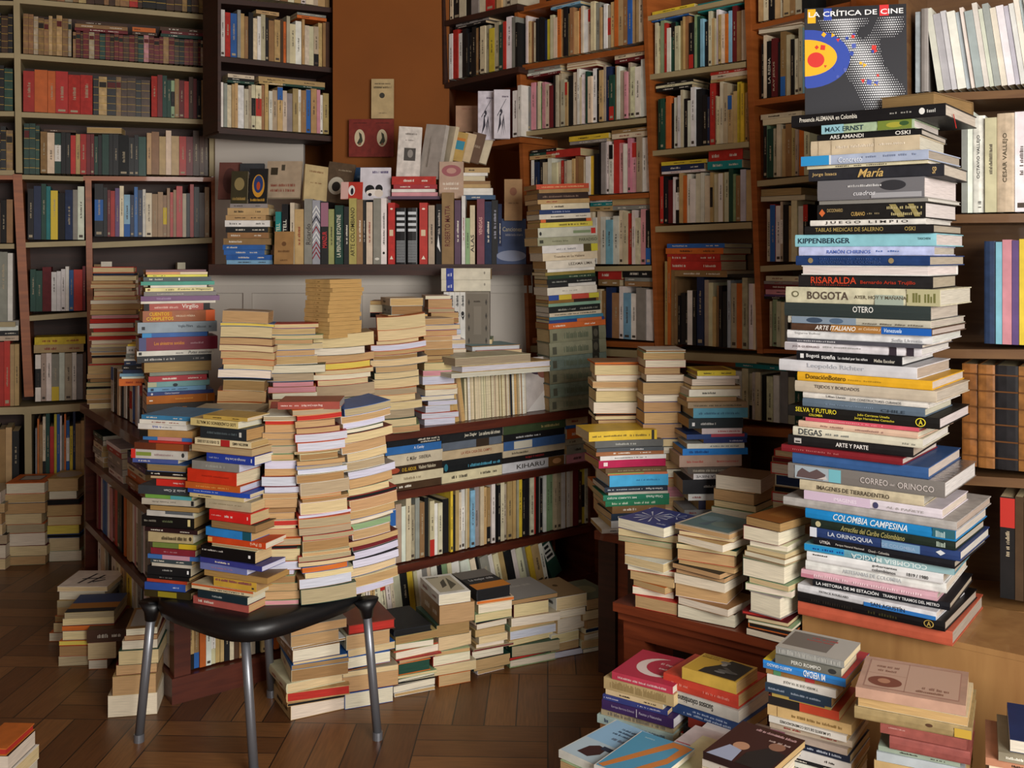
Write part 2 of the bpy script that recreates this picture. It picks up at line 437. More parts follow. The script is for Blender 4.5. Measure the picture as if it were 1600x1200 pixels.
def stack(phrase, px, z0, yaw, ytop, rows, py=None, Y=None, tilt=0, D=None, bend=0, kind='paperback_book', group=None, jrot=2.5, nat='from the top of', fill=0, wt=1.6):
    """rows, top first: (y of bottom edge, x left, x right, colour, options); in pixels of the stack's face"""
    yaw = math.radians(yaw); tilt = math.radians(tilt)
    if Y is None: Y = (EYE-z0)*F/(py-HOR)
    o = at(px, 400, Y); o.z = z0
    pl = Plane(o, yaw); fr = frame(o, yaw, tilt)
    hs = []; prev = ytop
    for r in rows: hs.append((r[0]-prev)*Y/F*math.cos(tilt)); prev = r[0]
    z = 0.0; out = []
    scale = 1.0
    if fill:                                  # bottom row sits on z0 and the top keeps its pixel row
        want = EYE-(ytop-HOR)/F*Y-z0; scale = want/sum(hs)
    hs = [h*scale for h in hs]
    zs = []
    for h in reversed(hs): zs.append(z); z += h
    zs = zs[::-1]
    uc = pl.u((rows[-1][1]+rows[-1][2])/2)
    for i, (r, h, zz) in enumerate(zip(rows, hs, zs)):
        yb, xl, xr, col = r[:4]; op = r[4] if len(r) > 4 else {}
        u0, u1 = pl.u(xl), pl.u(xr)
        x0 = (u0+zz*math.sin(tilt))/math.cos(tilt); L = max(.05, (u1-u0)/math.cos(tilt))
        mode = op.get('m', 'S')
        kd = op.get('kind') or ('hardcover_book' if op.get('h') and kind == 'paperback_book' else kind)
        d = op.get('D') or D
        if d is None: d = L*R.uniform(.62, .7) if mode in 'SF' else L*R.uniform(1.4, 1.5)
        T = h-.0007
        c = colr(col) if isinstance(col, str) else col
        hard = kd != 'paperback_book'
        pgc = colr(op['pg']) if 'pg' in op else jit(hexc(R.choice(['d0c2a2', 'c4ac80', 'b89868', 'd2cab8', 'a88858'])), .08)
        if mode in 'FAB' and 'cv' in op: cc = colr(op['cv'])
        elif mode in 'FAB': pgc = c; cc = jit(hexc(PAL[R.choice('wcctbrkuxgomve')]), .15)
        else: cc = c
        sp = op.get('s')
        if sp is None and mode == 'S' and h*F/Y > 6: sp = marks(ink_for(cc))
        elif sp is None and mode in 'AB' and h*F/Y > 8: sp = marks(ink_for(cc))
        rot = math.radians(R.uniform(-jrot, jrot)); yoff = op.get('y', R.uniform(-.004, .006))
        Mw = fr @ Matrix.Translation((x0, yoff, zz)) @ Matrix.Rotation(rot, 4, 'Z')
        b = dict(kind=kd, L=L, D=d, T=T, mode=mode, col=cc, pg=pgc, M=Mw, s=sp, t=op.get('t'), cmat=op.get('cmat'), lbl=op.get('lbl'), wt=wt,
                 ord=('topmost' if i == 0 else 'lowest' if i == len(rows)-1 and len(rows) > 3 else ordw(i+1)), phrase=(nat if i and not (i == len(rows)-1 and len(rows) > 3) else 'of')+' '+phrase, group=group or 'books stacked in '+phrase, cn=None)
        if hard is False: b['hard'] = False
        if mode in 'F' or mode in 'AB': b['cn'] = cname(pgc) if mode == 'F' else cname(cc)
        am = op.get('bend', bend)
        if am:
            hw = .11
            b['bend'] = (lambda am, x0, uc, hw: lambda x, y: am*(((x+x0-uc)/hw)**2-.3))(am, x0, uc, hw)
        BOOKS.append(b)
    return fr, z

def toks(ytop, ybot, tl, xl0, xr0, xl1=None, xr1=None, j=6):
    """short notation for a stack: <mode><colour letter><thickness>; capital colour = hard cover"""
    xl1 = xl0 if xl1 is None else xl1; xr1 = xr0 if xr1 is None else xr1
    it = []
    for t in tl.split():
        it.append((t[0].upper(), t[1], float(t[2:])))
    tot = sum(i[2] for i in it); y = ytop; rows = []
    for m, c, h in it:
        y += h*(ybot-ytop)/tot; f = (y-ytop)/(ybot-ytop)
        w_ = R.uniform(-j, j)
        xl = xl0+(xl1-xl0)*f+R.uniform(-j, j)*.6; xr = xr0+(xr1-xr0)*f+w_
        cc = c.lower()
        if m == 'S': cval = jit(hexc(PAL[cc]), .12)
        else: cval = jit(hexc({'w': 'ddd2bc', 'c': 'd2bc90', 't': 'b9966a', 'b': '9c7a50', 'g': 'ab9a7c', 'z': 'c8c8d8', 'x': 'bc9e70', 'y': 'd8c058'}.get(cc, PAL[cc])), .07)
        rows.append((y, xl, xr, cval, dict(m=m, h=c.isupper())))
    return rows
def tstack(phrase, px, py, z0, yaw, ytop, tl, xl0, xr0, xl1=None, xr1=None, j=6, Y=None, **k):
    if Y is None: Y = (EYE-z0)*F/(py-HOR)
    yb = HOR+(EYE-z0)*F/Y
    return stack(phrase, px, z0, yaw, ytop, toks(ytop, yb, tl, xl0, xr0, xl1, xr1, j), Y=Y, **k)

def shelf_row(pl, xL, xR, yL, yR, hpx, letters, phrase, D=.14, kind='paperback_book', group=None, lean=0, inset=.012, txt=None, wv=(.6, 1.5), hv=None, nat='from the left,', pile=None, simple=True, hc=.16, hmax=None):
    """a row of upright books: one letter per book, capital = hard cover"""
    A = pl.pt(xL, yL); B = pl.pt(xR, yR); uA = pl.u(xL); uB = pl.u(xR)
    z = max(A.z, B.z)+.005
    ws = [R.uniform(*wv)*(1.35 if c.isupper() else 1) for c in letters]
    f = (uB-uA-.003)/sum(ws); u = uA+.0015
    Y0 = pl.Y(xL)
    tops = []
    for i, (c, w_) in enumerate(zip(letters, ws)):
        T = w_*f
        H = R.uniform(*hpx)*Y0/F if hv is None else hpx[0]*Y0/F*hv[i]
        d = D*R.uniform(.88, 1.05)
        col = jit(hexc(PAL[c.lower()]), .16)
        hard = c.isupper() or (kind == 'paperback_book' and R.random() < hc)
        kd = kind if kind != 'paperback_book' else ('hardcover_book' if hard else 'paperback_book')
        P = pl.p+pl.e*(u+T-.0004)+pl.n*(inset+R.uniform(0, .012)); P.z = z
        ang = math.radians(lean)
        Mw = Matrix.Translation(P) @ Matrix(((0, pl.n.x, -pl.e.x, 0), (0, pl.n.y, -pl.e.y, 0), (1, 0, 0, 0), (0, 0, 0, 1)))
        H = min(H, hmax or 9); 
        if ang: Mw = Matrix.Translation(P) @ Matrix.Rotation(ang, 4, pl.n) @ Matrix.Translation(-P) @ Mw
        if ang:
            lo = min((Mw @ Vector((x*H, 0, zz_*T))).z for x in (0, 1) for zz_ in (0, 1)); Mw = Matrix.Translation((0, 0, z-lo)) @ Mw
        sp = None
        ic = 'a89a80' if sum(col) < .75 else '4a4038'
        if kind == 'leather_bound_book':
            sp = [('R', a, .02, a+.012, .98, 'b09040') for a in (.12, .3, .5, .7, .9)]+([('R', .72, .06, .86, .94, R.choice(['5a1a18', '1a2a20', '20180f']))] if R.random() < .5 else [])
        elif R.random() < .6:
            a = R.uniform(.3, .5); sp = [('M', a, a+R.uniform(.25, .4), .36, .64, ic)]
            if R.random() < .4: sp.append(('R', .04, .2, .09, .8, ic))
            if R.random() < .16: sp.insert(0, ('R', R.choice([.0, .7]), .0, R.choice([.3, .99]), 1, R.choice(['b5322a', '1c1b1c', 'd9bd3a', '2f62a8', 'e4e0d8'])))
        if txt and i in txt: sp = txt[i]
        BOOKS.append(dict(kind=kd, L=H, D=d, T=T-.0012, mode='S', col=col, pg=jit(hexc('cbb78e'), .1), M=Mw, s=sp, hard=hard or kind == 'leather_bound_book',
                          ord=ordw(i+1) if len(letters) > 1 else '', phrase=(nat+' ' if len(letters) > 1 else '')+phrase, group=group or 'books standing '+phrase, simple=simple))
        tops.append((u, T, z+H)); u += T
    return pl, tops, z
def on_top(row, x0, x1, tl, phrase, D=.14, j=5, yaw=0):
    """books laid flat along the tops of a standing row between two pixel columns"""
    pl, tops, z = row
    u0, u1 = pl.u(x0), pl.u(x1)
    zt = max([t[2] for t in tops if t[0]+t[1] > u0-.004 and t[0] < u1+.004] or [z])+.001
    P = pl.p+pl.e*u0; P.z = zt
    Yc = pl.Y(x0); items = tl.split()
    for i, t in enumerate(items[::-1]):
        c = t[1]; T = float(t[2:])*Yc/F
        L = (u1-u0)*R.uniform(.88, 1.0); d = min(D, L*.7)
        mode = t[0].upper()
        Mw = frame(P+pl.n*(.016+R.uniform(0, .01))+pl.e*R.uniform(0, .01), pl.a+math.radians(yaw+R.uniform(-1, 1)))
        col = jit(hexc(PAL[c.lower()]), .1)
        pgc = jit(hexc('c8b48a'), .1)
        if mode in 'FAB': pgc = col; col = jit(hexc(PAL[R.choice('cxtbrk')]), .1)
        k = len(items)-i
        BOOKS.append(dict(kind='hardcover_book' if c.isupper() else 'paperback_book', L=L, D=d, T=T-.0008, mode=mode, col=col, pg=pgc, M=Mw, s=marks(ink_for(col)) if mode == 'S' else None,
                          ord='lying '+('topmost' if k == 1 else ordw(k)+' from the top'), phrase=phrase, group='books lying '+phrase, simple=True))
        P = P.copy(); P.z += T
def display(kind, pts, Y, T, col, t, lbl, yaw=0, lean=12, mode='A', s=None, D=None, z=None, pg='d0c0a0', roll=0, hard=None, cmat=None):
    """a book standing with its front cover to the room: pts = left px, right px, top py, bottom py"""
    x0, x1, y0, y1 = pts
    P = at(x0, y1, Y)
    if z is not None: P.z = z
    a = math.radians(yaw)
    e = Vector((math.cos(a), math.sin(a), 0)); n = Vector((-math.sin(a), math.cos(a), 0))
    pl = Plane(P, a); W_ = pl.u(x1)-pl.u(x0); H = (y1-y0)*Y/F/math.cos(math.radians(lean))
    P = P+n*T
    Mw = Matrix.Translation(P) @ Matrix(((e.x, 0, -n.x, 0), (e.y, 0, -n.y, 0), (0, 1, 0, 0), (0, 0, 0, 1))) @ Matrix.Rotation(-math.radians(lean), 4, 'X') @ Matrix.Rotation(math.radians(roll), 4, 'Z')
    BOOKS.append(dict(kind=kind, L=W_, D=H, T=T, mode=mode, col=colr(col), pg=colr(pg), M=Mw, s=s, t=t, lbl=lbl, ord='', phrase='', group=None, wt=12, hard=hard, cmat=cmat))
    return Mw, W_, H

# ------------------------------------------------------------------ room shell
def shell():
    m = MB(); m.box(-3.9, -2.2, -.1, 3.6, 6.2, 0, mat='parquet'); struct('floor', m)
    m = MB(); m.box(-3.9, -2.2, 3.6, 3.6, 6.2, 3.7, mat='ceiling'); struct('ceiling', m)
    m = MB(); m.box(-3.9, 5.85, 0, 3.6, 5.95, 3.6, mat='orangewall'); struct('wall_back', m)
    m = MB(); m.box(-4.0, -2.2, 0, -3.9, 5.95, 3.6, mat='orangewall'); struct('wall_left', m)
    m = MB(); m.box(3.6, -2.2, 0, 3.7, 5.95, 3.6, mat='orangewall'); struct('wall_right', m)
    # terracotta pier between the bookcases and the pale low wall under the long shelf
    a = at(520, 400, 5.22); b = at(702, 400, 5.22)
    m = MB(); m.box(a.x, 5.22, 0, b.x, 5.85, 3.6, mat='orangewall'); struct('wall_pier', m)
    a = at(326, 428, 4.86); b = at(832, 428, 4.86)
    m = MB(); m.box(a.x, 4.86, 0, b.x, 5.2, 1.384, mat='whitewall'); struct('wall_low', m)
    m = MB(); m.box(a.x, 4.845, a.z-.09, b.x, 4.859, a.z-.055, mat='whitewall')
    for px in (388, 560): 
        q = at(px, 500, 4.86); m.box(q.x-.02, 4.845, .1, q.x+.02, 4.859, a.z-.09, mat='whitewall')
    struct('trim_1', m)
    a = at(336, 214, 5.4); b = at(474, 412, 5.4); m = MB(); m.box(a.x, 5.4, 0, b.x, 5.44, a.z, mat='whitewall'); struct('wall_panel', m)
shell()

def hex_board(m, a, b, n, d, t, mat):
    A, B = Vector(a), Vector(b); up = Vector((0, 0, t))
    m.hexa([A-up, B-up, B-up+n*d, A-up+n*d, A, B, B+n*d, A+n*d], mat=mat)
def bookcase(label, pl, shelves, uprights, depth, mat_back='darkwood', back=None, group=None):
    r = empty('bookcase', Matrix.Translation(Vector((pl.pt(shelves[0][0], 400).x, pl.pt(shelves[0][0], 400).y, 0)))); tag(r, label, 'bookcase', group)
    loc = lambda v: v-r.matrix_world.translation
    for s in shelves:
        xL, yL, xR, yR, t, mt = s[:6]
        m = MB(); A = pl.pt(xL, yL); B = pl.pt(xR, yR)
        hex_board(m, loc(A), loc(B), pl.n, depth, t*pl.Y(xL)/F, mt); m.build('shelf_board', r)
    for u in uprights:
        xt, yt, xb, yb, wpx, mt = u
        A = pl.pt(xt, yt); B = pl.pt(xb, yb); wd = pl.e*(wpx*pl.Y(xb)/F)
        if yb > 1500: B.z = 0.0
        m = MB(); A, B = loc(A), loc(B); n = pl.n*depth
        off = pl.n*-.004
        m.hexa([B+off, B+wd+off, B+wd+n, B+n, A+off, A+wd+off, A+wd+n, A+n], mat=mt); m.build('side_panel', r)
    if back:
        x0, x1, y0, y1 = back; m = MB()
        A = pl.pt(x0, y1); B = pl.pt(x1, y1); C = pl.pt(x0, y0)
        if y1 > 1500: A.z = B.z = .0
        top = Vector((0, 0, C.z-A.z)); n = pl.n
        A, B = loc(A)+n*depth, loc(B)+n*depth
        m.hexa([A, B, B+n*.01, A+n*.01, A+top, B+top, B+n*.01+top, A+n*.01+top], mat=mat_back); m.build('back_panel', r)
    return r

# ------------------------------------------------------------------ left bookcase
LB = plane2(30, 5.09, 335, 5.43)
bookcase('tall old bookcase of cream painted shelves over orange wood, far end of the room', LB,
    [(-250, -5, 30, 2, 7, 'creamwood'), (30, -3, 330, 24, 8, 'creamwood'), (-250, 78, 22, 83, 8, 'creamwood'), (30, 84, 330, 107, 8, 'creamwood'), (-250, 172, 22, 174, 8, 'creamwood'), (30, 175, 330, 187, 8, 'creamwood'),
     (-250, 265, 22, 266, 8, 'creamwood'), (30, 273, 130, 276, 7, 'creamwood'), (130, 275, 332, 277, 7, 'orange'), (-250, 274, 22, 274, 7, 'orange'),
     (-250, 382, 22, 381, 8, 'creamwood'), (36, 379, 134, 376, 8, 'creamwood'), (142, 379, 332, 371, 9, 'creamwood'), (-250, 506, 24, 503, 8, 'creamwood'), (40, 494, 138, 487, 8, 'creamwood'), (145, 494, 332, 486, 8, 'creamwood'),
     (-250, 642, 36, 636, 12, 'creamwood'), (36, 636, 332, 618, 12, 'creamwood'), (-250, 762, 36, 756, 14, 'creamwood'), (36, 756, 332, 735, 14, 'creamwood')],
    [(20, -60, 25, 270, 9, 'creamwood'), (327, -60, 327, 276, 10, 'creamwood'), (20, 272, 38, 620, 13, 'orange'), (133, 278, 138, 640, 9, 'orange'), (330, 275, 334, 600, 10, 'orange'), (38, 640, 40, 2000, 10, 'creamwood')],
    .27, 'darkwood', (-250, 335, -60, 2000))
P = ', left bookcase'
LBo = 'leather_bound_book'
shelf_row(LB, 35, 326, -3, 24, (74, 84), 'bdtbbxbtddbdbbrdKkddbkdbd', 'on the highest shelf'+P, kind=LBo, D=.16)
rw = shelf_row(LB, 35, 112, 84, 90, (56, 64), 'bbxbbtbtbx', 'second shelf'+P+', tall group', kind=LBo, D=.16)
rw = shelf_row(LB, 113, 326, 90, 107, (40, 43), 'bmdmxmvmdmmdmdvimmmbmdkmmdmxm', 'second shelf'+P+', small group', kind=LBo, D=.13)
on_top(rw, 116, 205, 'sd4 sb6 sm5', 'on the small old books, second shelf'+P, yaw=0)
on_top(rw, 206, 246, 'so7 sd5', 'on the small books in the middle, second shelf'+P)
on_top(rw, 250, 322, 'sd6 sm5 sv5', 'on the small old books by the right panel')
shelf_row(LB, 35, 145, 175, 180, (62, 67), 'ROoRRR', 'third shelf'+P+', red set', kind='hardcover_book', D=.18, wv=(.9, 1.1))
shelf_row(LB, 145, 235, 180, 184, (58, 62), 'ktkbddkd', 'third shelf'+P+', gilt group', kind=LBo, D=.17)
shelf_row(LB, 236, 326, 184, 187, (58, 66), 'RmvvebmrdmkB', 'third shelf'+P+', red and green group', kind='hardcover_book', D=.16)
shelf_row(LB, 36, 62, 273, 274, (76, 80), 'vvv', 'fourth shelf'+P+', green set', kind=LBo, D=.17)
rw = shelf_row(LB, 62, 229, 274, 276, (60, 66), 'BcvkkrtrmmvkvkkKkkv', 'fourth shelf'+P+', dark middle group', kind='hardcover_book', D=.17)
on_top(rw, 133, 194, 'ft9', 'on dark books in the middle of the fourth left shelf', yaw=-9)
on_top(rw, 66, 120, 'sd4', 'on dark books of the fourth left shelf')
shelf_row(LB, 229, 326, 276, 276, (60, 72), 'tbtctRmddd', 'fourth shelf'+P+', tan and red end', kind='hardcover_book', D=.17)
shelf_row(LB, 42, 132, 379, 376, (72, 88), 'kNvqVKNgw', 'fifth shelf'+P+', short bay', kind='hardcover_book', D=.2, wv=(.7, 1.3))
shelf_row(LB, 147, 328, 379, 372, (66, 86), 'KkmrpclnuNwcbbbbrbrxkRkdb', 'fifth shelf'+P+', wide bay', D=.17)
shelf_row(LB, 46, 134, 494, 487, (60, 74), 'VVMwwwwuRm', 'sixth shelf'+P+', short bay', kind='hardcover_book', D=.17)
rw = shelf_row(LB, 54, 135, 630, 626, (72, 76), 'wxwgwxwgd', 'above the lowest cream shelf, bound white set', kind='hardcover_book', D=.17)
on_top(rw, 52, 135, 'sY12 sT13', 'on the bound white set '+P, D=.17)
shelf_row(LB, 146, 330, 494, 486, (50, 80), 'bwgcxmccwwccgwc', 'sixth shelf'+P+', behind the piles', D=.16)
shelf_row(LB, 54, 132, 757, 748, (82, 108), 'gobcvryuwgouYnTt', 'lowest row '+P, D=.16)
shelf_row(LB, -60, 30, 764, 757, (82, 92), 'cwbckbtk', 'lowest row '+P+', cut by the photo edge', D=.16)
rw = shelf_row(LB, -75, 30, 642, 636, (96, 104), 'RRTRoRRRTT', 'photo edge bay, red row', kind='hardcover_book', D=.18)
on_top(rw, -30, 33, 'sg8 sw8 sk8 sx8', 'on the red row at the photo edge')
shelf_row(LB, -70, 20, 506, 503, (105, 112), 'wgwgwgwgw', 'photo edge bay, white set', D=.2)
shelf_row(LB, -70, 20, 274, 274, (66, 90), 'kvkbdkkb', 'fourth row at the photo edge', kind=LBo, D=.16)
shelf_row(LB, -70, 20, 381, 381, (60, 80), 'dkbovdkb', 'photo edge bay, orange framed cell', D=.16)
shelf_row(LB, -70, 20, 172, 174, (66, 76), 'kdvbkkKv', 'photo edge bay, third shelf', kind=LBo, D=.16)
shelf_row(LB, -70, 20, 78, 83, (56, 66), 'dkkdbkdk', 'photo edge bay, second shelf', kind=LBo, D=.16)

# ------------------------------------------------------------------ dark bookcase hung beside the orange pier
B2 = plane2(340, 4.95, 525, 5.28)
bookcase('dark brown hanging bookcase of yellowed paperbacks beside the terracotta wall', B2,
    [(342, -3, 520, 12, 8, 'darkwood'), (342, 88, 520, 106, 8, 'darkwood'), (342, 199, 524, 213, 9, 'darkwood')],
    [(340, -60, 340, 205, 5, 'darkwood'), (520, -60, 522, 216, 5, 'darkwood')], .24, 'darkwood', (340, 524, -60, 205))
shelf_row(B2, 346, 518, -3, 12, (50, 60), 'twcxtbcwtcxbctwcxtb', 'top row of the dark hanging bookcase', D=.14)
rw = shelf_row(B2, 346, 518, 88, 106, (64, 76), 'wRugtbkcwxkbtdoxcwtccxtbd', 'middle row of the dark hanging bookcase', D=.14)
on_top(rw, 466, 516, 'sg4 so5', 'on the middle row of the dark hanging bookcase')
on_top(rw, 400, 440, 'st6', 'on the middle row, centre of the dark hanging bookcase')
rw = shelf_row(B2, 346, 516, 199, 213, (62, 74), 'wgcttwcxccbtwxtcgtcbxtiwt', 'bottom row of the dark hanging bookcase', D=.14)
on_top(rw, 356, 400, 'sc6 sk4 sv4', 'on the bottom row of the dark hanging bookcase')
on_top(rw, 405, 515, 'st8 sv4', 'along the hanging bookcase bottom row')
on_top(rw, 405, 460, 'st8', 'on the long flat book in the dark hanging bookcase')

# ------------------------------------------------------------------ long dark shelf under the pier
LS = Plane(at(335, 412, 4.69), 0)
def long_shelf():
    a = at(326, 413, 4.69); b = at(832, 413, 4.69)
    m = MB(); m.box(0, 0, -.05, b.x-a.x, .44, 0, mat='darkwood')
    o = m.build('wall_shelf', None, Matrix.Translation(a)); tag(o, 'long dark brown shelf carrying a row of books and covers above the pale wall', 'shelf')
long_shelf()
zLS = at(335, 413, 4.69).z
rows_ls = [ # x0, x1, top px, colour letter/hex, spine printing
 (430, 439, 330, 'q', [('T', 'NOTELL', .45, .78, .2, .85, 'd8d8c0')]), (440, 450, 318, 'K', [('T', 'NOTELL', .4, .74, .25, .8, 'e0e0d0')]), (453, 460, 316, 'c', None), (460, 474, 326, 't', None), (475, 489, 310, 'g', [('T', 'Ricardo', .3, .62, .25, .8, '4a4440')]),
 (488, 500, 312, 's', [('P', [(a, 0), (a+.1, .5), (a, 1), (a-.03, 1), (a+.07, .5), (a-.03, 0)], R.choice(['8a2c34', '2c2c30', 'e0e0dc'])) for a in (.1, .18, .26, .34, .42, .5, .58, .66, .74, .82)]),
 (501, 513, 314, 'K', [('R', .6, 0, .98, 1, '9a6a7c'), ('T', 'MANZUR', .26, .52, .2, .8, 'd0383c')]), (513, 522, 326, 'a8a468', None), (523, 536, 320, 'V', [('T', 'LA PEINTURE BYZANTINE', .12, .84, .28, .78, 'd8d4c0')]), (537, 546, 322, 'k', None),
 (545, 557, 309, 'a89c54', [('T', 'ARTE COLOMBIANO', .12, .86, .25, .8, '3c3420')]), (557, 567, 311, 'b', None), (567, 571, 312, 'k', None), (572, 582, 315, 'c', None), (583, 595, 309, 'g', [('D', .08, .5, .02, .3, 'd8d4c8')]),
 (595, 604, 309, 'w', [('M', .3, .8, .35, .65, '403c3c'), ('D', .17, .5, .02, .2, '202020')]), (606, 617, 316, 'R', [('R', .46, .25, .56, .8, 'd8c0a0'), ('P', [(.08, .25), (.08, .75), (.14, .5)], 'e8dcc8'), ('D', .9, .5, .015, .2, 'e8dcc8')]),
 (618, 634, 324, 'S', None), (636, 652, 324, 'S', None), (655, 668, 316, 'R', [('R', .46, .25, .56, .8, 'd8c0a0'), ('P', [(.08, .25), (.08, .75), (.14, .5)], 'e8dcc8'), ('D', .9, .5, .015, .2, 'e8dcc8')]),
 (669, 679, 320, 'x', None), (681, 690, 318, 'K', [('P', [(.2, .2), (.5, .6), (.3, .8)], 'e0e0e0'), ('M', .5, .9, .3, .7, 'b8b0a8')]), (690, 709, 300, 'b', [('T', 'ROBERTO MATTA', .25, .82, .3, .75, '5c2420')]), (710, 720, 312, '5c4458', None), (721, 727, 305, 'w', None),
 (727, 734, 340, 'e', None), (734, 742, 320, 'c', [('T', 'ALAS', .2, .5, .15, .85, '302c28')]), (745, 757, 310, '74424e', [('T', 'VENEGAS', .45, .72, .3, .75, 'd8a8a0')]), (757, 768, 314, 'N', None), (768, 778, 312, 'K', [('M', .4, .85, .3, .7, 'a0a0b0')]), (778, 784, 318, 'N', None)]
for i, (x0, x1, yt, c, s) in enumerate(rows_ls):
    y_ = 4.70+R.uniform(0, .012); a = at(x0, 413, y_); b = at(x1, 413, y_)
    H = (412-yt)*y_/F
    if 618 <= x0 <= 637:
        s = [('R', .04+k*.028, .08, .05+k*.028, .92, 'b8bcc0') for k in range(14)]+[('R', .58+k*.1, .1, .63+k*.1, .9, 'c8ccd0') for k in range(4)]
        c = 'K'
    s2 = s if s is not None else [('M', .35, .7, .35, .65, ink_for(colr(c)))]
    BOOKS.append(dict(kind='hardcover_book' if c.isupper() else 'paperback_book', L=H, D=R.uniform(.16, .19), T=(b.x-a.x)-.0012, mode='S', col=jit(colr(c), .12), pg=colr('cbb78e'), s=s2, wt=2.2,
        M=Matrix.Translation((b.x, y_, zLS+.0005)) @ Matrix(((0, 0, -1, 0), (0, 1, 0, 0), (1, 0, 0, 0), (0, 0, 0, 1))), hard=c.isupper(), ord=ordw(i+1), phrase='from the left, row standing on the long dark shelf', group='row of books standing on the long dark shelf'))
zT = zLS+.30
# small piles at the left end of the long shelf
tstack('the short pile starting the dark shelf', 358, 412, zLS, 0, 318, 'sg6 st10 st7 sw9 sk8 sb8 sb9 su7 su7 su7 sl6', 358, 414, 350, 420, Y=4.72, j=7, D=.15)
zK = EYE-(318-HOR)/F*4.72+.001
DK = [('D', .5, .5, .33, .33, 'c89030'), ('D', .5, .55, .25, .25, '283c70'), ('D', .5, .5, .1, .12, 'b04828'), ('M', .1, .9, .06, .14, 'd0a040')]
display('paperback_book', (388, 417, 272, 327), 4.76, .012, 'k', DK, 'black paperback with a gold and blue sun disc standing on the left pile', z=zK, lean=10)
display('paperback_book', (360, 386, 276, 327), 4.76, .012, '3a3420', [('D', .5, .6, .3, .2, '8a7a50'), ('M', .1, .9, .1, .2, 'b09050')], 'dark olive paperback with a pale picture on the left pile', z=zK, lean=8)
display('hardcover_book', (372, 410, 222, 278), 4.92, .015, '3a3c40', [('D', .5, .45, .35, .3, '8c8c90'), ('D', .5, .4, .18, .2, '26282c')], 'charcoal book with a grey portrait leaning behind the left pile', lean=12, z=zK+.03)
display('hardcover_book', (340, 375, 218, 276), 4.95, .015, '6a4038', [('D', .5, .5, .3, .35, '50302c')], 'dull red brown book leaning against the bookcase side', lean=10, z=zK+.03)
display('paperback_book', (413, 468, 246, 305), 4.86, .015, 'b09c84', [('R', .12, .62, .32, .82, '3c3428'), ('R', .42, .74, .52, .9, '4a4438'), ('M', .15, .85, .3, .38, '8a3a2c'), ('M', .15, .85, .16, .24, '8a3a2c')], 'beige cover with two small pictures and faded red lettering', lean=20, z=zT+.01)
display('paperback_book', (428, 458, 360, 411), 4.665+.005, .012, 'a07848', [('D', .5, .62, .12, .07, '6a4828'), ('M', .2, .8, .36, .44, '6a4828'), ('M', .3, .7, .1, .15, '6a4828')], 'small brown paperback leaning on the front of the dark shelf row', lean=6, z=zLS, yaw=0)
display('paperback_book', (474, 510, 242, 300), 4.86, .02, 'c0aa7c', [('M', .2, .8, .8, .86, '7a5030'), ('M', .25, .75, .5, .54, '7a5030')], 'yellowed booklet slanting open on the long shelf row', lean=8, z=zT, yaw=30, roll=-6)
display('hardcover_book', (503, 545, 236, 300), 4.94, .015, '5c4a38', [('D', .42, .42, .3, .22, 'b8b0a0'), ('D', .42, .4, .16, .12, '26221e'), ('M', .4, .9, .8, .84, 'a89880')], 'brown book whose cover has a white oval silhouette', lean=14, z=zT, roll=-8)
display('hardcover_book', (545, 606, 244, 300), 5.08, .014, '2c4c70', [('M', .2, .8, .7, .78, '6c86a0')], 'blue cloth book standing behind the white cartoon cover', lean=6, z=zT)
OV = [('D', .48, .5, .23, .23, 'c8b898'), ('P', [(.36, .36), (.5, .3), (.62, .42), (.56, .6), (.44, .66), (.48, .5)], '3a3a2c'), ('P', [(.4, .3), (.56, .32), (.5, .38)], '8a5a40'), ('M', .2, .8, .88, .92, '5a2018')]
for x0, l in ((545, 'maroon book with a pale oval bird picture, nearer the dark bookcase'), (580, 'maroon book with a pale oval still life, right beside its twin')):
    display('hardcover_book', (x0, x0+35, 186, 245), 5.17, .012, '7c2c24', OV, l, lean=2, z=at(x0, 245, 5.17).z)
display('paperback_book', (580, 615, 120, 182), 5.18, .01, 'bca478', [('M', .15, .85, .86, .9, '504430'), ('M', .1, .9, .76, .82, '3c3424'), ('D', .48, .58, .12, .07, '3c3830'), ('M', .3, .7, .12, .15, '706048')], 'yellowed cover with a small round emblem, highest on the terracotta wall', lean=2, z=at(600, 185, 5.18).z)
BOOKS[-1]['col'] = hexc('bca478')
display('paperback_book', (562, 610, 261, 312), 4.80, .01, 'd8d4dc', [('M', .4, .92, .82, .9, '4a3c70'), ('D', .32, .3, .16, .16, '1c1c20'), ('D', .62, .34, .12, .13, '1c1c20'), ('D', .45, .22, .25, .1, 'e8e0d8'), ('D', .62, .2, .14, .12, 'd8ccc0'), ('D', .33, .16, .06, .05, '26222a')], 'white magazine cover with black cartoon heads on the long shelf row', lean=10, z=zT)
display('paperback_book', (532, 566, 285, 312), 4.74, .008, 'b8382c', [('R', .0, .0, .35, 1, 'd0a8a0'), ('D', .5, .5, .15, .3, 'e0dcd8'), ('D', .52, .45, .07, .2, '20202c')], 'small red cover lying against the cartoon magazine', lean=14, z=zT)
rs = stack('the red pile on the dark shelf row', 612, zT+.002, 0, 277, [(290, 612, 681, 'r', dict(h=1)), (297, 615, 683, 'a02c34', dict(h=1)), (302, 612, 680, 'w', {}), (308, 612, 684, 'i', {}), (313, 606, 688, '5a4458', {})], Y=4.76, D=.13)
zR = zT+.11
display('hardcover_book', (619, 655, 198, 278), 4.83, .02, 'd8d0c8', [('R', .28, .33, .78, .58, '4c4844'), ('D', .55, .47, .12, .08, '8c8680'), ('M', .3, .8, .84, .88, '706860'), ('M', .3, .7, .72, .75, '8c8480')], 'tall white book with a dark square photo standing on the red pile', lean=4, z=zR, roll=-3)
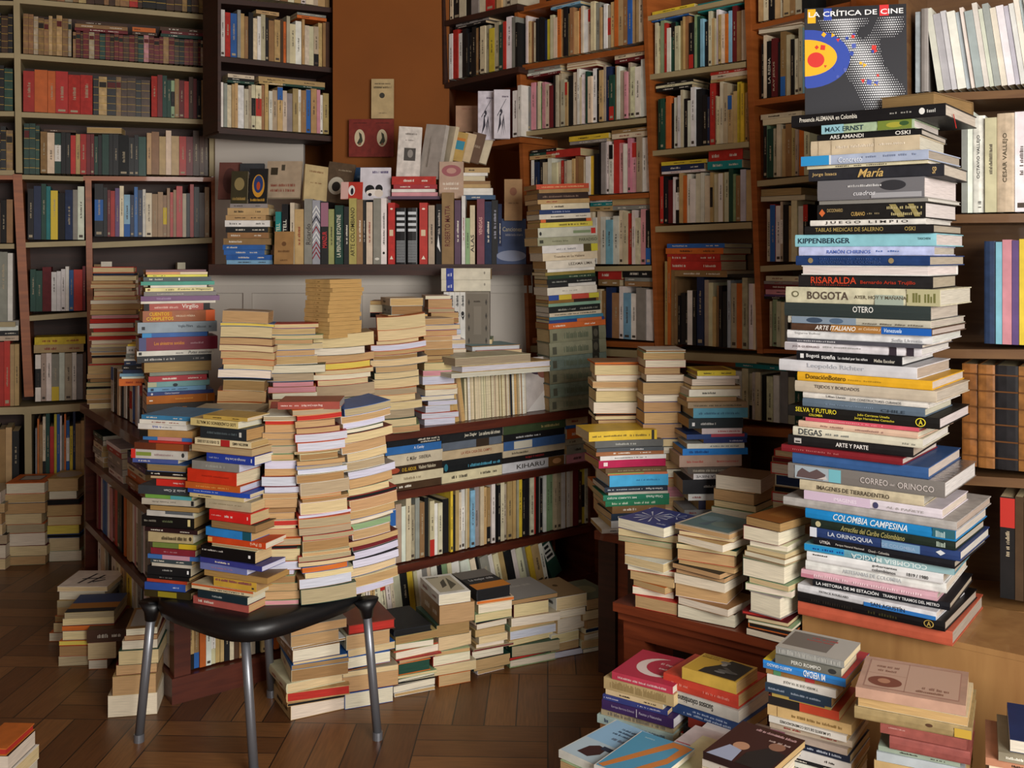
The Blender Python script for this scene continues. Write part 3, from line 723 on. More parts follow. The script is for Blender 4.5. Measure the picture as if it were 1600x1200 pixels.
display('paperback_book', (653, 684, 196, 280), 4.87, .024, 'b4aca4', [('M', .3, .4, .2, .8, '80786c')], 'pale grey book half open beside the tall white one', lean=6, z=zR, yaw=-38, roll=-7, mode='B')
display('paperback_book', (676, 697, 198, 280), 4.9, .02, 'cfc2a8', [], 'cream thick book leaning at the end of the white pair', lean=8, z=zR, yaw=-50, roll=-8, mode='F')
display('paperback_book', (686, 724, 240, 298), 4.76, .01, 'b89c88', [('D', .5, .75, .4, .16, '9a5c60'), ('D', .5, .75, .2, .08, 'b88c80'), ('M', .15, .8, .36, .44, 'e8dccc'), ('M', .2, .8, .24, .3, 'e8dccc'), ('M', .2, .6, .12, .16, '3c3028')], 'pinkish brown cover with a rosette pattern above the shelf row', lean=8, z=zT+.005)
st2 = stack('the small pile topped by leaning books', 724, zT+.002, 0, 250, [(258, 726, 765, 't', {}), (263, 724, 762, 'w', {}), (271, 722, 758, 'c', dict(m='F')), (276, 724, 766, 'b', {}), (282, 724, 766, 't', {}), (288, 724, 770, 'w', {}), (293, 722, 770, 'w', {}), (300, 720, 774, '3c5878', {})], Y=4.78, D=.12)
zQ = EYE-(250-HOR)/F*4.78
display('paperback_book', (702, 722, 203, 250), 4.84, .012, 'b89858', [('R', .1, .4, .9, .7, '3c88a0'), ('R', .1, .7, .9, .8, 'c07838')], 'tan and turquoise cover leaning on the small pile', lean=12, z=zQ+.005, roll=-12)
display('paperback_book', (716, 734, 202, 248), 4.86, .014, 'cbb492', [], 'cream booklet leaning second on the small pile', lean=12, z=zQ+.005, roll=-14, mode='F')
display('paperback_book', (727, 748, 200, 248), 4.88, .012, '6c5444', [('M', .2, .8, .5, .6, 'a89480')], 'brown booklet leaning third on the small pile', lean=12, z=zQ+.005, roll=-15)
display('paperback_book', (738, 760, 198, 248), 4.9, .016, 'd4c6aa', [], 'cream booklet leaning last on the small pile', lean=12, z=zQ+.005, roll=-16, mode='F')
display('paperback_book', (788, 816, 273, 338), 4.70, .012, 'a8845c', [('D', .5, .7, .2, .1, '8c5c44'), ('M', .2, .8, .4, .44, '6c4c34')], 'tan cover with a small emblem leaning by the orange bookcase', lean=8, z=zLS+.20, hard=False)
display('hardcover_book', (776, 822, 340, 411), 4.69+.01, .012, '3a4a70', [('D', .5, .18, .5, .12, '8890a8'), ('T', 'Canciones', .2, .85, .72, .82, 'b0a890'), ('M', .3, .9, .62, .67, '9898a0')], 'blue cover with a cloudy sky standing at the end of the dark shelf', lean=6, z=zLS)

# ------------------------------------------------------------------ dark bookcase right of the pier
DR = plane2(697, 5.2, 812, 4.82)
bookcase('dark brown shelves hung in the corner right of the terracotta wall', DR,
    [(693, 33, 808, 6, 8, 'darkwood'), (695, 130, 810, 104, 8, 'darkwood'), (752, 223, 812, 214, 8, 'orange')],
    [(690, -60, 693, 132, 4, 'darkwood')], .24, 'darkwood', (692, 806, -60, 128))
shelf_row(DR, 698, 806, 33, 7, (66, 80), 'ckckgcRbtcxc', 'highest row right of the terracotta wall', D=.15)
rw = shelf_row(DR, 698, 806, 130, 105, (64, 78), 'wrwkkkkbkcxyxvrwgk', 'second row right of the terracotta wall', D=.15)
on_top(rw, 706, 760, 'sg6 sk4', 'on the second row right of the terracotta wall')
QX = [('P', [(.2, .1), (.45, .3), (.4, .45), (.55, .55), (.35, .5), (.3, .3)], '302c38'), ('P', [(.45, .05), (.5, .35), (.6, .05), (.55, .4), (.7, .1), (.6, .5)], '302c38'), ('P', [(.2, .45), (.75, .8), (.76, .82), (.2, .48)], '302c38'), ('D', .45, .56, .07, .04, '302c38'), ('M', .5, .9, .84, .88, '6a5c70')]
display('hardcover_book', (747, 773, 142, 219), 4.91, .02, 'cfc8d2', QX, 'white tall book with a dark ink horseman, nearer the wall', z=DR.pt(757, 222).z, lean=3)
display('hardcover_book', (772, 797, 140, 217), 4.85, .02, 'd2ccd4', QX, 'white tall book with a dark ink horseman, second of the pair', z=DR.pt(757, 222).z, lean=3, mode='A')
shelf_row(DR, 797, 812, 217, 214, (72, 80), 'ww', 'beside the horseman covers')
display('paperback_book', (712, 749, 165, 206), 5.12, .01, 'b48c70', [('M', .25, .85, .86, .9, 'a05848')], 'pinkish tan cover standing behind the leaning booklets', z=at(712, 206, 5.12).z, lean=4)

# ------------------------------------------------------------------ tall orange bookcase, right of the room
R1 = plane2(820, 4.86, 1262, 3.80)
bookcase('tall orange bookcase packed with paperbacks, three columns wide', R1,
    [(812, 12, 1007, -34, 8, 'orange'), (814, 102, 1007, 70, 8, 'orange'), (817, 206, 1009, 184, 7, 'creamwood'), (820, 312, 1014, 301, 7, 'orange'), (825, 418, 1018, 415, 7, 'creamwood'), (832, 528, 1022, 536, 8, 'orange'),
     (1010, 26, 1160, -6, 7, 'creamwood'), (1012, 117, 1165, 96, 8, 'creamwood'), (1017, 236, 1170, 221, 8, 'creamwood'), (1021, 354, 1174, 347, 9, 'creamwood'), (824, 540, 1182, 556, 10, 'creamwood'),
     (1172, 40, 1330, 2, 8, 'orange'), (1174, 157, 1330, 136, 9, 'orange'), (1180, 283, 1330, 268, 9, 'creamwood'), (1182, 416, 1330, 408, 9, 'creamwood'), (1186, 545, 1330, 550, 6, 'orange'), (1182, 556, 1330, 568, 10, 'creamwood')],
    [(802, -60, 825, 600, 8, 'orange'), (1003, -60, 1024, 545, 8, 'orange'), (1162, -60, 1184, 552, 10, 'orange'), (1330, -60, 1334, 552, 9, 'orange')],
    .24, 'brownwood', (806, 1336, -60, 552))
L1 = 'left orange bookcase column'; L2 = 'middle orange bookcase column'; L3 = 'narrow orange bookcase column'
rw = shelf_row(R1, 818, 1003, 100, 71, (60, 74), 'wtbckkknyccotktbtocwccgtgwxtotbuttc', 'top row, '+L1, D=.14)
on_top(rw, 856, 902, 'sc5 sl4', 'on the top row, '+L1)
rw = shelf_row(R1, 821, 1006, 205, 186, (64, 84), 'gigceicmkxxxtkcwcwvcwktxnvtwxixcww', 'second row, '+L1, D=.14)
on_top(rw, 818, 874, 'sv8 sg5 sw4 sm4', 'on the second row, '+L1)
on_top(rw, 880, 926, 'fc4 fc4 fc4 fc4 fc4', 'on the second row middle, '+L1, yaw=4)
on_top(rw, 955, 1003, 'sc7 sm6', 'on the second row end, '+L1)
rw = shelf_row(R1, 826, 930, 311, 305, (52, 60), 'knkcwcckxctbbcwyk', 'third row, '+L1+', dark end', D=.14)
on_top(rw, 846, 904, 'sr12', 'bright red on the third row, '+L1)
on_top(rw, 822, 866, 'sk5 sv4 st6', 'on the third row start, '+L1)
rw = shelf_row(R1, 930, 1012, 305, 301, (74, 84), 'kgwwRiwiixww', 'third row, '+L1+', light end', D=.16)
on_top(rw, 948, 1009, 'sb6 sc8', 'on the third row end, '+L1)
on_top(rw, 884, 946, 'sy8 sg5', 'above the middle of the third row, '+L1)
rw = shelf_row(R1, 830, 1014, 417, 415, (64, 78), 'cwcwbwwckcwcwcwlwccrwcik', 'fourth row, '+L1, D=.14)
on_top(rw, 916, 958, 'sw5 sq6 st8', 'on the fourth row, '+L1)
on_top(rw, 950, 1012, 'ft11 sg7', 'slanting on the fourth row, '+L1, yaw=6)
rw = shelf_row(R1, 834, 1017, 528, 535, (64, 76), 'ccxccxcccccycbnbwlwgw', 'fifth row, '+L1, D=.14)
on_top(rw, 968, 1016, 'sk12 sg6 sb8', 'on the fifth row, '+L1)
on_top(rw, 930, 966, 'sR14 sb10', 'on the fifth row by the tower, '+L1)
rw = shelf_row(R1, 1019, 1162, 117, 96, (66, 82), 'ccerwVcttbkevlKctcwtcolmbc', 'top row, '+L2, D=.15)
on_top(rw, 1014, 1080, 'sy5 sc6 su5', 'on the top row, '+L2)
on_top(rw, 1083, 1162, 'sq14', 'teal roll-backed on the top row, '+L2)
rw = shelf_row(R1, 1023, 1168, 236, 222, (70, 92), 'vvboKwwckwWKkNRcccxttyytb', 'second row, '+L2, D=.15)
on_top(rw, 1018, 1078, 'sk4 sc4 sk6', 'slanting on the second row, '+L2, yaw=3)
on_top(rw, 1104, 1166, 'sr5 sc7 st5', 'on the second row end, '+L2)
rw = shelf_row(R1, 1028, 1173, 353, 347, (66, 80), 'kkmwktowwcwctctcvebst', 'third row, '+L2, D=.15)
on_top(rw, 1028, 1098, 'sy6 sn9 sw4', 'on the third row, '+L2)
on_top(rw, 1100, 1160, 'sR17 sq13', 'on the third row end, '+L2)
rw = shelf_row(R1, 1034, 1050, 541, 542, (120, 140), 'tob', 'fourth row by the panel, '+L2, D=.18, wv=(.9, 1.1))
rw = shelf_row(R1, 1050, 1178, 543, 549, (84, 108), 'bkkkwkNxctbkksxoxwc', 'fourth row, '+L2, D=.18, hv=[1.2, .9, .95, .9, 1.0, 1.0, 1.25, 1.2, 1.15, .9, 1.1, 1.1, 1.0, 1.2, 1.15, 1.15, 1.25, 1.15, 1.15])
on_top(rw, 1048, 1176, 'sk5', 'black lowest on the fourth row, '+L2, D=.2)
on_top(rw, 1036, 1130, 'su7 so9 sR11 sr14 sb10', 'on the fourth row, '+L2, D=.2)
rw = shelf_row(R1, 1180, 1260, 40, 20, (60, 74), 'tcktctbxk', 'top row, '+L3, D=.14)
rw = shelf_row(R1, 1184, 1260, 156, 146, (84, 104), 'kcKmkbxkcxlw', 'second row, '+L3, D=.15, txt={2: [('T', 'LA REINA', .25, .7, .25, .75, 'c8c0b0')], 3: [('T', 'RAY JESUS', .1, .6, .3, .7, 'b8a890')]})
on_top(rw, 1180, 1245, 'fc5 fc6', 'on the second row, '+L3, yaw=8)
rw = shelf_row(R1, 1188, 1262, 282, 275, (70, 86), 'evxctbtxoc', 'third row, '+L3, D=.15)
on_top(rw, 1184, 1250, 'sc8 fc9', 'on the third row, '+L3)
rw = shelf_row(R1, 1193, 1260, 415, 411, (80, 96), 'cRwxktcwk', 'fourth row, '+L3, D=.15, txt={0: [('T', 'oh, jerusalén', .1, .75, .2, .75, '202020')]})
on_top(rw, 1184, 1256, 'ft12 fc8', 'on the fourth row, '+L3)
rw = shelf_row(R1, 1198, 1262, 545, 548, (66, 80), 'ceccgkgcwxk', 'fifth row, '+L3, D=.15)
on_top(rw, 1188, 1256, 'sc8 sg5 sm8 si8 sp7', 'on the fifth row, '+L3)
on_top(rw, 1186, 1250, 'sk4', 'black on the fifth row, '+L3)

# low cupboard case under the orange bookcase
def low_case():
    r = empty('low_cabinet', Matrix.Translation((0, 0, 0))); tag(r, 'low cream and orange open cabinet beneath the tall orange bookcase', 'cabinet')
    for (x0, y0, x1, y1, t, mt) in ((1070, 662, 1330, 676, 12, 'orange'), (1000, 806, 1330, 840, 10, 'orange')):
        m = MB(); hex_board(m, R1.pt(x0, y0), R1.pt(x1, y1), R1.n, .26, t*R1.Y(x0)/F, mt); m.build('shelf_board', r)
    for px, mt in ((1000, 'orange'), (1110, 'creamwood'), (1320, 'orange')):
        A = R1.pt(px, 558); A.z = R1.pt(832, 549).z-.012; B = A.copy(); B.z = 0; wd = R1.e*.022; n = R1.n*.26; m = MB()
        m.hexa([B, B+wd, B+wd+n, B+n, A, A+wd, A+wd+n, A+n], mat=mt); m.build('side_panel', r)
    A = R1.pt(1000, 556)+R1.n*.265; B = R1.pt(1334, 556)+R1.n*.265; A.z = B.z = 0; top = Vector((0, 0, R1.pt(832, 556).z)); n = R1.n*.01; m = MB()
    m.hexa([A, B, B+n, A+n, A+top, B+top, B+n+top, A+n+top], mat='brownwood'); m.build('back_panel', r)
low_case()
rw = shelf_row(R1, 1136, 1300, 666, 675, (66, 78), 'kwccwcKcwgxvcktcwk', 'inside the low cabinet under the orange bookcase', D=.16)
on_top(rw, 1142, 1222, 'sv9 sq7', 'on the row in the low cabinet')

# ------------------------------------------------------------------ nearer bookcase at the right edge
R2 = plane2(1420, 3.12, 1600, 2.95)
bookcase('brown wooden bookcase behind the tower of art books', R2,
    [(1412, 148, 1820, 130, 12, 'brownwood'), (1412, 336, 1820, 331, 13, 'brownwood'), (1412, 545, 1820, 548, 14, 'brownwood'), (1412, 738, 1820, 760, 14, 'brownwood'), (1412, 940, 1820, 975, 14, 'plywood')],
    [(1404, -60, 1410, 2000, 14, 'brownwood'), (1820, -60, 1826, 2000, 14, 'brownwood')], .3, 'brownwood', (1404, 1820, -60, 2000))
E2 = ', brown bookcase behind the tower'
rw = shelf_row(R2, 1427, 1450, 146, 145, (126, 132), 'sg', 'upright silver pair'+E2, D=.22, txt={0: [], 1: []})
shelf_row(R2, 1462, 1700, 144, 136, (118, 138), 'wswwswswwswwswwswswwsws', 'leaning silver-white row'+E2, D=.22, lean=-8, hc=0, txt={**{k: [] for k in range(30)}, 16: [('R', .45, 0, .62, 1, 'b8404c')]})
shelf_row(R2, 1500, 1700, 335, 333, (146, 160), 'gwWcXwtXWcx', 'second shelf'+E2, D=.2, kind='hardcover_book', txt={2: [('T', 'OCTAVIO VALLEJO', .35, .8, .35, .65, '404040'), ('M', .05, .12, .3, .6, '303030')], 4: [('T', 'CESAR VALLEJO', .3, .8, .35, .65, '504838')]})
shelf_row(R2, 1535, 1700, 545, 547, (158, 166), 'NlipycpwXwcg', 'third shelf'+E2, D=.2, hc=0, txt={k: [] for k in range(12)})
RB = [('R', a, 0, a+.014, 1, '5c3818') for a in (.1, .26, .42, .58, .74, .9)]
shelf_row(R2, 1500, 1700, 744, 752, (160, 166), 'hhKhhhh', 'tan ribbed set'+E2, D=.2, kind=LBo, wv=(.95, 1.05), hv=[1]*7, txt={k: RB for k in range(7)})
shelf_row(R2, 1560, 1700, 952, 962, (150, 166), 'kdKdkbd', 'lowest shelf'+E2, D=.2, kind='hardcover_book')

# ------------------------------------------------------------------ low island bookcase in the middle
IC = Vector((-1.11, 3.36, 0)); IR = Vector((.365, 4.49, 0)); IL = Vector((-1.91, 4.57, 0)); ZT = .81
def island():
    r = empty('low_bookcase', Matrix.Translation(IC)); tag(r, 'low reddish brown corner bookcase in the middle, books on two sides and piled on top', 'bookcase')
    back = IR+IL-IC
    eR = (IR-IC).normalized(); eL = (IL-IC).normalized()
    def slab(z0, z1, grow, nm):
        c = (IC-(eR+eL)*grow, IR+(eR-eL)*grow, back+(eR+eL)*grow*0, IL+(eL-eR)*grow)
        m = MB(); m.hexa([Vector((p.x, p.y, z0))-IC for p in c]+[Vector((p.x, p.y, z1))-IC for p in c], mat='island'); m.build(nm, r)
    slab(ZT-.035, ZT, .015, 'top_board'); slab(.545, .575, .0, 'shelf_board'); slab(.265, .295, 0, 'shelf_board'); slab(0, .085, .008, 'plinth')
    nR = Vector((-eR.y, eR.x, 0)); nL = Vector((eL.y, -eL.x, 0))
    def post(p, a, b, wa, wb):
        m = MB(); q = [p, p+a*wa, p+a*wa+b*wb, p+b*wb]
        if (q[1]-q[0]).cross(q[3]-q[0]).z < 0: q = [q[0], q[3], q[2], q[1]]
        m.hexa([Vector((v.x, v.y, .085))-IC for v in q]+[Vector((v.x, v.y, ZT-.035))-IC for v in q], mat='island'); m.build('corner_post', r)
    post(IC+eR*.002+eL*.002, eR, eL, .055, .055); post(IR-eR*.03, eR, eL, .028, .26); post(IL-eL*.03, eL, eR, .028, .24)
    # core so that rows have something behind them
    i1 = IC+eR*.28+eL*.28; m = MB()
    q = [i1, IR+eL*.28-eR*.03, back-eR*.05-eL*.05, IL+eR*.28-eL*.03]
    m.hexa([Vector((v.x, v.y, .086))-IC for v in q]+[Vector((v.x, v.y, ZT-.036))-IC for v in q], mat='darkwood'); m.build('back_panel', r)
island()
PR_ = Plane(IC, math.atan2(IR.y-IC.y, IR.x-IC.x))
PL_ = Plane(IL, math.atan2(IC.y-IL.y, IC.x-IL.x))
def zrow(pl, px, z): return HOR+(EYE-z)*F/pl.Y(px)
I1 = 'middle shelf of the low bookcase'; 
def irow(pl, x0, x1, z, hpx, *a, **k):
    k['hmax'] = .242 if z > .2 else .172
    if k.get('lean'): k['hmax'] = .166
    return shelf_row(pl, x0, x1, zrow(pl, x0, z), zrow(pl, x1, z), hpx, *a, **k)
# right face: lying books in the upper shelf
def lying(x0, x1, z, tl, phrase, j=2, yawd=0, **k):
    Y = PR_.Y(x0); tot = sum(float(t[2:]) for t in tl.split())
    yb = HOR+(EYE-z)*F/Y
    o = PR_.p+PR_.e*PR_.u(x0)+PR_.n*.012
    px = (o.x/o.y)*F+800
    rows = toks(yb-tot, yb, tl, px, x1, j=j)
    if tot*Y/F > .196: rows = toks(yb-.196*F/Y, yb, tl, px, x1, j=j); tot = .196*F/Y
    s = k.pop('s', {})
    for i, q in s.items(): rows[i][4]['s'] = q[1]; rows[i] = (rows[i][0], rows[i][1], rows[i][2], hexc(q[0]) if q[0] else rows[i][3], rows[i][4])
    return stack(phrase, px, z, math.degrees(PR_.a)+yawd, yb-tot, rows, Y=o.y, D=.15, jrot=.6, group='books lying in the upper shelf of the low bookcase', **k)
lying(606, 690, .576, 'sK12 su14 sw20 sk14 sc16 sd13', 'the upper shelf pile nearest the chair', s={0: ('16181c', [('M', .55, .95, .5, .8, 'c8c0b0'), ('M', .6, .95, .15, .4, 'c8c0b0')]), 1: ('3068a8', [('T', 'A. Comby', .5, .68, .3, .75, 'e0e0e8')]), 2: ('c8bca4', [('T', 'G. Müller', .34, .52, .35, .72, '4a4038'), ('T', 'SIBERIA', .56, .78, .4, .7, '4a4038'), ('D', .07, .4, .02, .2, 'c87850')]), 3: ('34261c', [('D', .12, .5, .1, .35, 'a04830'), ('T', 'O EL ARDOR', .26, .52, .25, .7, 'c8a030'), ('T', 'Vladimir Nabokov', .56, .88, .3, .75, 'd0c4a8')]), 4: ('cfc3a2', [('M', .3, .6, .3, .6, '8a7a60')])})
lying(694, 786, .576, 'sK16 sg13 st15 sK21 sc17', 'the second pile of the upper shelf', s={0: ('1c1e20', [('T', 'Jean Ziegler', .36, .56, .3, .7, 'd8d0bc'), ('T', 'Los señores del crimen', .6, .95, .3, .7, 'd8d0bc')]), 1: ('5c6470', [('R', .56, 0, .78, 1, '34281e')]), 2: ('b8a484', [('T', 'LA VIDA CASA DEL CAMPO', .3, .8, .4, .72, '8a4a34')]), 3: ('15181a', [('M', .42, .96, .2, .45, '4c90a8'), ('D', .06, .4, .03, .3, '2c6878')])})
lying(790, 884, .576, 'sv16 sk12 su16 sx12 sK10 sw17', 'the third pile of the upper shelf', s={0: ('3c4a30', [('M', .6, .9, .3, .6, 'a0905c')]), 1: ('1a1a1c', [('M', .2, .6, .3, .6, 'c0c0c0')]), 2: ('3c5c8c', [('R', .16, .08, .45, .92, 'c8c4b4')]), 4: ('1c1818', [('T', 'ROJO Y NEGRO', .36, .66, .3, .75, 'b03030')]), 5: ('c8c8cc', [('T', 'KIHARU', .22, .66, .25, .72, '44403c'), ('R', .72, 0, .98, 1, '7a5630'), ('D', .86, .5, .07, .3, 'c89868')])})
lying(888, 930, .576, 'st12 su5 so16 sx10 sg14 si14', 'the upper shelf pile by the wall end')
rw = irow(PR_, 612, 706, .296, (82, 100), 'wxwcxgbkcwck', I1+', nearest the chair', D=.16, wv=(.7, 1.4), simple=False)
rw2 = irow(PR_, 706, 810, .296, (88, 104), 'yKtcwctLGctbwkkcxTt', I1+', centre', D=.16, simple=False)
on_top(rw, 606, 694, 'sK14', 'black over the middle shelf of the low bookcase')
BOOKS[-1]['lbl'] = 'black hardcover lying across the standing row, a yellow band at its end'; BOOKS[-1]['s'] = [('R', .92, 0, 1, 1, 'd0b830'), ('M', .55, .85, .3, .6, 'd8d0c0')]
on_top(rw2, 698, 790, 'sw16', 'white over the middle shelf of the low bookcase')
BOOKS[-1]['lbl'] = 'white book lying across the tops of the standing row, centre of low bookcase'
rw = irow(PR_, 810, 928, .296, (86, 110), 'xykkcrKgkweecxwtwcMdycv', I1+', far end', D=.16, simple=False)
irow(PR_, 330, 606, .296, (86, 104), 'wcxtwbcgkwctcxwtcbw', I1+', hidden behind the chair', D=.15)
irow(PR_, 276, 410, .086, (84, 96), 'wctbOwcttkcdbtcxk', 'lowest shelf of the low bookcase, seen between chair legs', D=.15, wv=(.7, 1.3))
irow(PR_, 410, 590, .086, (74, 88), 'tcobtwcxbgctwcxtbcwt', 'lowest shelf of the low bookcase, behind the floor piles', D=.15)
irow(PR_, 590, 740, .086, (88, 104), 'ccwcckycwgcwkecvw', 'lowest shelf of the low bookcase, slanting part', D=.15, lean=-7)
irow(PR_, 740, 862, .086, (84, 100), 'wckgwctkwcgytw', 'lowest shelf of the low bookcase, leaning far part', D=.15, lean=-13)
irow(PR_, 866, 884, .086, (98, 100), 'V', 'lowest shelf of the low bookcase, dark green leaning end', D=.17, lean=-26, txt={0: [('R', .5, .12, .95, .88, 'd0d0c8'), ('R', .56, .2, .64, .8, '202020'), ('R', .7, .25, .76, .8, '202020'), ('R', .82, .3, .9, .7, '202020')]})
# left face
def lrow(x0, x1, z, hpx, *a, **k): return irow(PL_, x0, x1, z, hpx, *a, **k)
lrow(146, 252, .296, (78, 94), 'mwquwimrvkdobtwicgwgrgmwcx', 'middle shelf on the left face of the low bookcase', D=.15)
lrow(146, 252, .086, (70, 80), 'wcgkwctbyoxgkwcbxk', 'lowest shelf on the left face of the low bookcase', D=.15)
def lpile(x0, x1, tl, phrase):
    Y = PL_.Y(x0); tot = sum(float(t[2:]) for t in tl.split()); yb = HOR+(EYE-.576)*F/Y
    o = PL_.p+PL_.e*PL_.u(x0)+PL_.n*.012; px = o.x/o.y*F+800
    tot = min(tot, .196*F/Y)
    stack(phrase, px, .576, math.degrees(PL_.a), yb-tot, toks(yb-tot, yb, tl, px, x1, j=1), Y=o.y, D=.15, jrot=.5, group='books lying on the left face of the low bookcase')
lpile(142, 160, 'sv7 sd8 sc9 sg9 sw8 sx8', 'the upper shelf pile at the far left of the low bookcase')
lpile(163, 190, 'sw6 sr9 sg16 sg10 sw10', 'the upper shelf pile second along the left face')
lpile(193, 226, 'sn10 sp9 sc9 so12 sb11 sm8', 'the upper shelf pile third along the left face')

# ------------------------------------------------------------------ piles on the island top
tstack('the tall pale pile, low bookcase far corner', 146, 0, ZT, 16, 417, 'fC12 fN6 fc9 fT7 fc8 fg6 fc10 fx8 fw7 fx12 ft10 fi7 fr10 fw9 fr8 fc7 fr9 fw8 fc6 fg9 ft7 fk4 fx12 fr4 fx16 ft9 fb8 fx8 fk5 ft10 ft10 fb9 fc10', 146, 214, 138, 208, Y=4.42, j=7, D=.15)
lr = Plane(PL_.p+PL_.n*.03, PL_.a)
shelf_row(lr, 166, 219, HOR+(EYE-ZT)*F/lr.Y(166), HOR+(EYE-ZT)*F/lr.Y(219), (60, 70), 'wkwcwkwwkcwxwkw', 'on the left edge of the low bookcase top', D=.14)
tstack('the short blue and orange pile on the standing row', 190, 0, ZT+.165, 10, 538, 'sy4 sw14 sg10 sw4 sn9 sk8 sn7 sl6 sw4 so14', 200, 224, 186, 226, Y=3.9, j=3, D=.13)
T1 = [(425, 228, 322, '704048'), (429, 228, 324, 'd08c50', dict(s=[('R', .55, 0, 1, 1, 'dcc8a8')])), (433, 230, 324, 'd4cc28', dict(s=[('M', .1, .3, .3, .7, '403c20')])), (440, 224, 330, '1e3034', dict(s=[('M', .05, .3, .3, .7, 'd0d0c0'), ('D', .52, .5, .012, .3, 'e0e0e0')])), (446, 220, 335, '168a74'), (450, 235, 323, 'd8d0c0'),
 (456, 227, 333, 'e0d490', dict(s=[('T', 'El sobrino de Wittgenstein', .47, .97, .2, .85, '302818', .3), ('M', .28, .42, .3, .7, '685830'), ('D', .05, .5, .02, .3, '805030')])), (463, 225, 338, '6e6864', dict(s=[('M', .18, .55, .3, .6, 'b8b0a8')])), (471, 220, 343, '6a3c6c', dict(s=[('M', .2, .38, .3, .7, 'a088a8')])), (475, 220, 337, 'd0c8b8'),
 (486, 225, 328, 'a84030', dict(s=[('R', 0, 0, .08, 1, '1c1818'), ('R', .9, 0, 1, 1, '1c1818'), ('T', 'Virgilio', .57, .82, .12, .9, 'e8dcd0'), ('M', .14, .52, .3, .6, 'e0b8a8')])),
 (504, 223, 336, '98501e', dict(s=[('R', .12, .2, .4, .9, 'b86820'), ('T', 'CUENTOS', .09, .36, .56, .86, 'e0b828'), ('T', 'COMPLETOS', .05, .42, .14, .44, 'e0b828'), ('T', 'VIRGILIO PIÑERA', .45, .72, .42, .62, 'e0c8a8'), ('R', .87, 0, 1, 1, 'd86028')])),
 (521, 215, 339, '8c9aa4', dict(s=[('T', 'Virgilio Piñera', .5, .69, .4, .72, '3c444c'), ('M', .74, .93, .4, .62, '50585e'), ('R', .05, .3, .09, .6, '2c3034')])), (528, 222, 324, '2058a0', dict(s=[('R', 0, 0, .14, 1, '3888c0')])),
 (549, 217, 340, '7c2438', dict(s=[('R', 0, 0, .09, 1, '4c5078'), ('T', 'Los siniestros sonidos', .19, .57, .42, .68, 'd89028'), ('M', .65, .82, .45, .6, 'b08890')])),
 (557, 214, 334, 'd4d0c4', dict(s=[('T', 'Putas asesinas', .66, .97, .2, .8, '3c3838', .3), ('M', .5, .6, .3, .6, '706c68'), ('R', .02, .2, .06, .8, '2c2c2c')])), (567, 214, 330, '1e1e20', dict(s=[('M', .1, .52, .3, .65, 'c0bcb4'), ('M', .75, .9, .3, .6, '989490')])), (583, 225, 330, 'a88c5c', dict(m='F')),
 (589, 234, 326, '808878'), (598, 232, 323, 'a83038'), (607, 231, 328, '74a0a0', dict(s=[('D', .44, .3, .04, .3, '283038'), ('R', 0, .1, .14, .9, 'b0b090')])), (614, 231, 322, '70a0c4', dict(s=[('R', .05, .2, .1, .8, '283850'), ('M', .25, .7, .3, .6, '405870')])), (620, 230, 334, '38447a', dict(s=[('T', 'Clarice Lispector', .26, .48, .2, .8, 'd0d0dc'), ('D', .07, .5, .015, .3, 'd8d8e0')])),
 (633, 229, 336, 'b8681c', dict(s=[('M', .4, .68, .45, .6, 'e8a848'), ('R', .88, .1, .885, .9, 'e8c890'), ('R', .04, .35, .09, .5, 'f0e8d8')])), (647, 229, 333, '484440', dict(s=[('M', .4, .62, .45, .62, 'b8743c')])), (660, 226, 330, '3a5878'), (671, 226, 326, 'c0b49c'), (684, 226, 328, '6c5038')]
stack('the tall coloured pile, low bookcase corner', 218, ZT, 24, 421.5, T1, Y=3.72, D=.15, fill=1, jrot=1.5)

IS = 30
tstack('the first beige pile on the low bookcase front', 345, 0, ZT, 8, 484, 'ft17 fy5 fc16 ft10 fc9 fx11 ft8 fc7 fw12 fk3 fb15 ft16 fc6 fw9 ft20 fx14 fb18', 346, 426, 340, 412, Y=3.5, j=9, bend=-.003, D=.13, tilt=-3, jrot=7)
tstack('the second beige pile on the low bookcase front', 426, 0, ZT, 12, 506, 'fc7 fx11 fc7 ft8 fc9 ft10 fx14 fw13 fg14 fi8 fi10 fw10 ft15 ft13 fb14 fx16 ft14', 418, 498, 424, 502, Y=3.58, j=11, bend=.002, D=.13, jrot=7)
tstack('the wide beige pile beneath the yellow block', 492, 0, ZT, 18, 524, 'ac23 aw13 at14 ay11 ac8 aw9 ac10 fg22 fc13 fw9 fc12 ft13 fx12 ft11', 484, 580, 500, 578, Y=3.66, j=10, bend=.004, D=.17, tilt=2, jrot=6)
def block_set():
    rows = []; y = 436
    for k in range(14):
        y += 6.5; rows.append((y, 478-1.0*k*.4+R.uniform(-2, 2), 516-.3*k+R.uniform(-2, 2), 'c4a066', dict(m='S', pg='c09a60', s=[('M', .4, .6, .3, .6, '9a7c48')], D=.15)))
    stack('the square block of yellowed volumes', 480, EYE-(527-HOR)/F*3.7, -40, 436, rows, Y=3.7, D=.15, jrot=1.2, group='uniform yellowed volumes stacked as a block')
block_set()
tstack('the yellowed pile right of the block', 578, 0, ZT, 14, 496, 'ac24 ac19 ac7 az11 at8 ab8 ac12 ax11 ac12 ac16 ag12 ac13 ac14 ag16 ac14 at12', 588, 660, 576, 656, Y=3.78, j=10, bend=.006, D=.17, tilt=2.5, jrot=6)
zz = EYE-(496-HOR)/F*3.84
stack('the crooked top of the yellowed pile', 612, zz+.001, 22, 468, [(480, 610, 661, 't', dict(m='A', D=.16)), (494, 612, 660, 'b', dict(m='A', D=.15)), (497, 606, 668, 'c88a2c', dict(m='F', D=.12))], Y=3.86, D=.14)
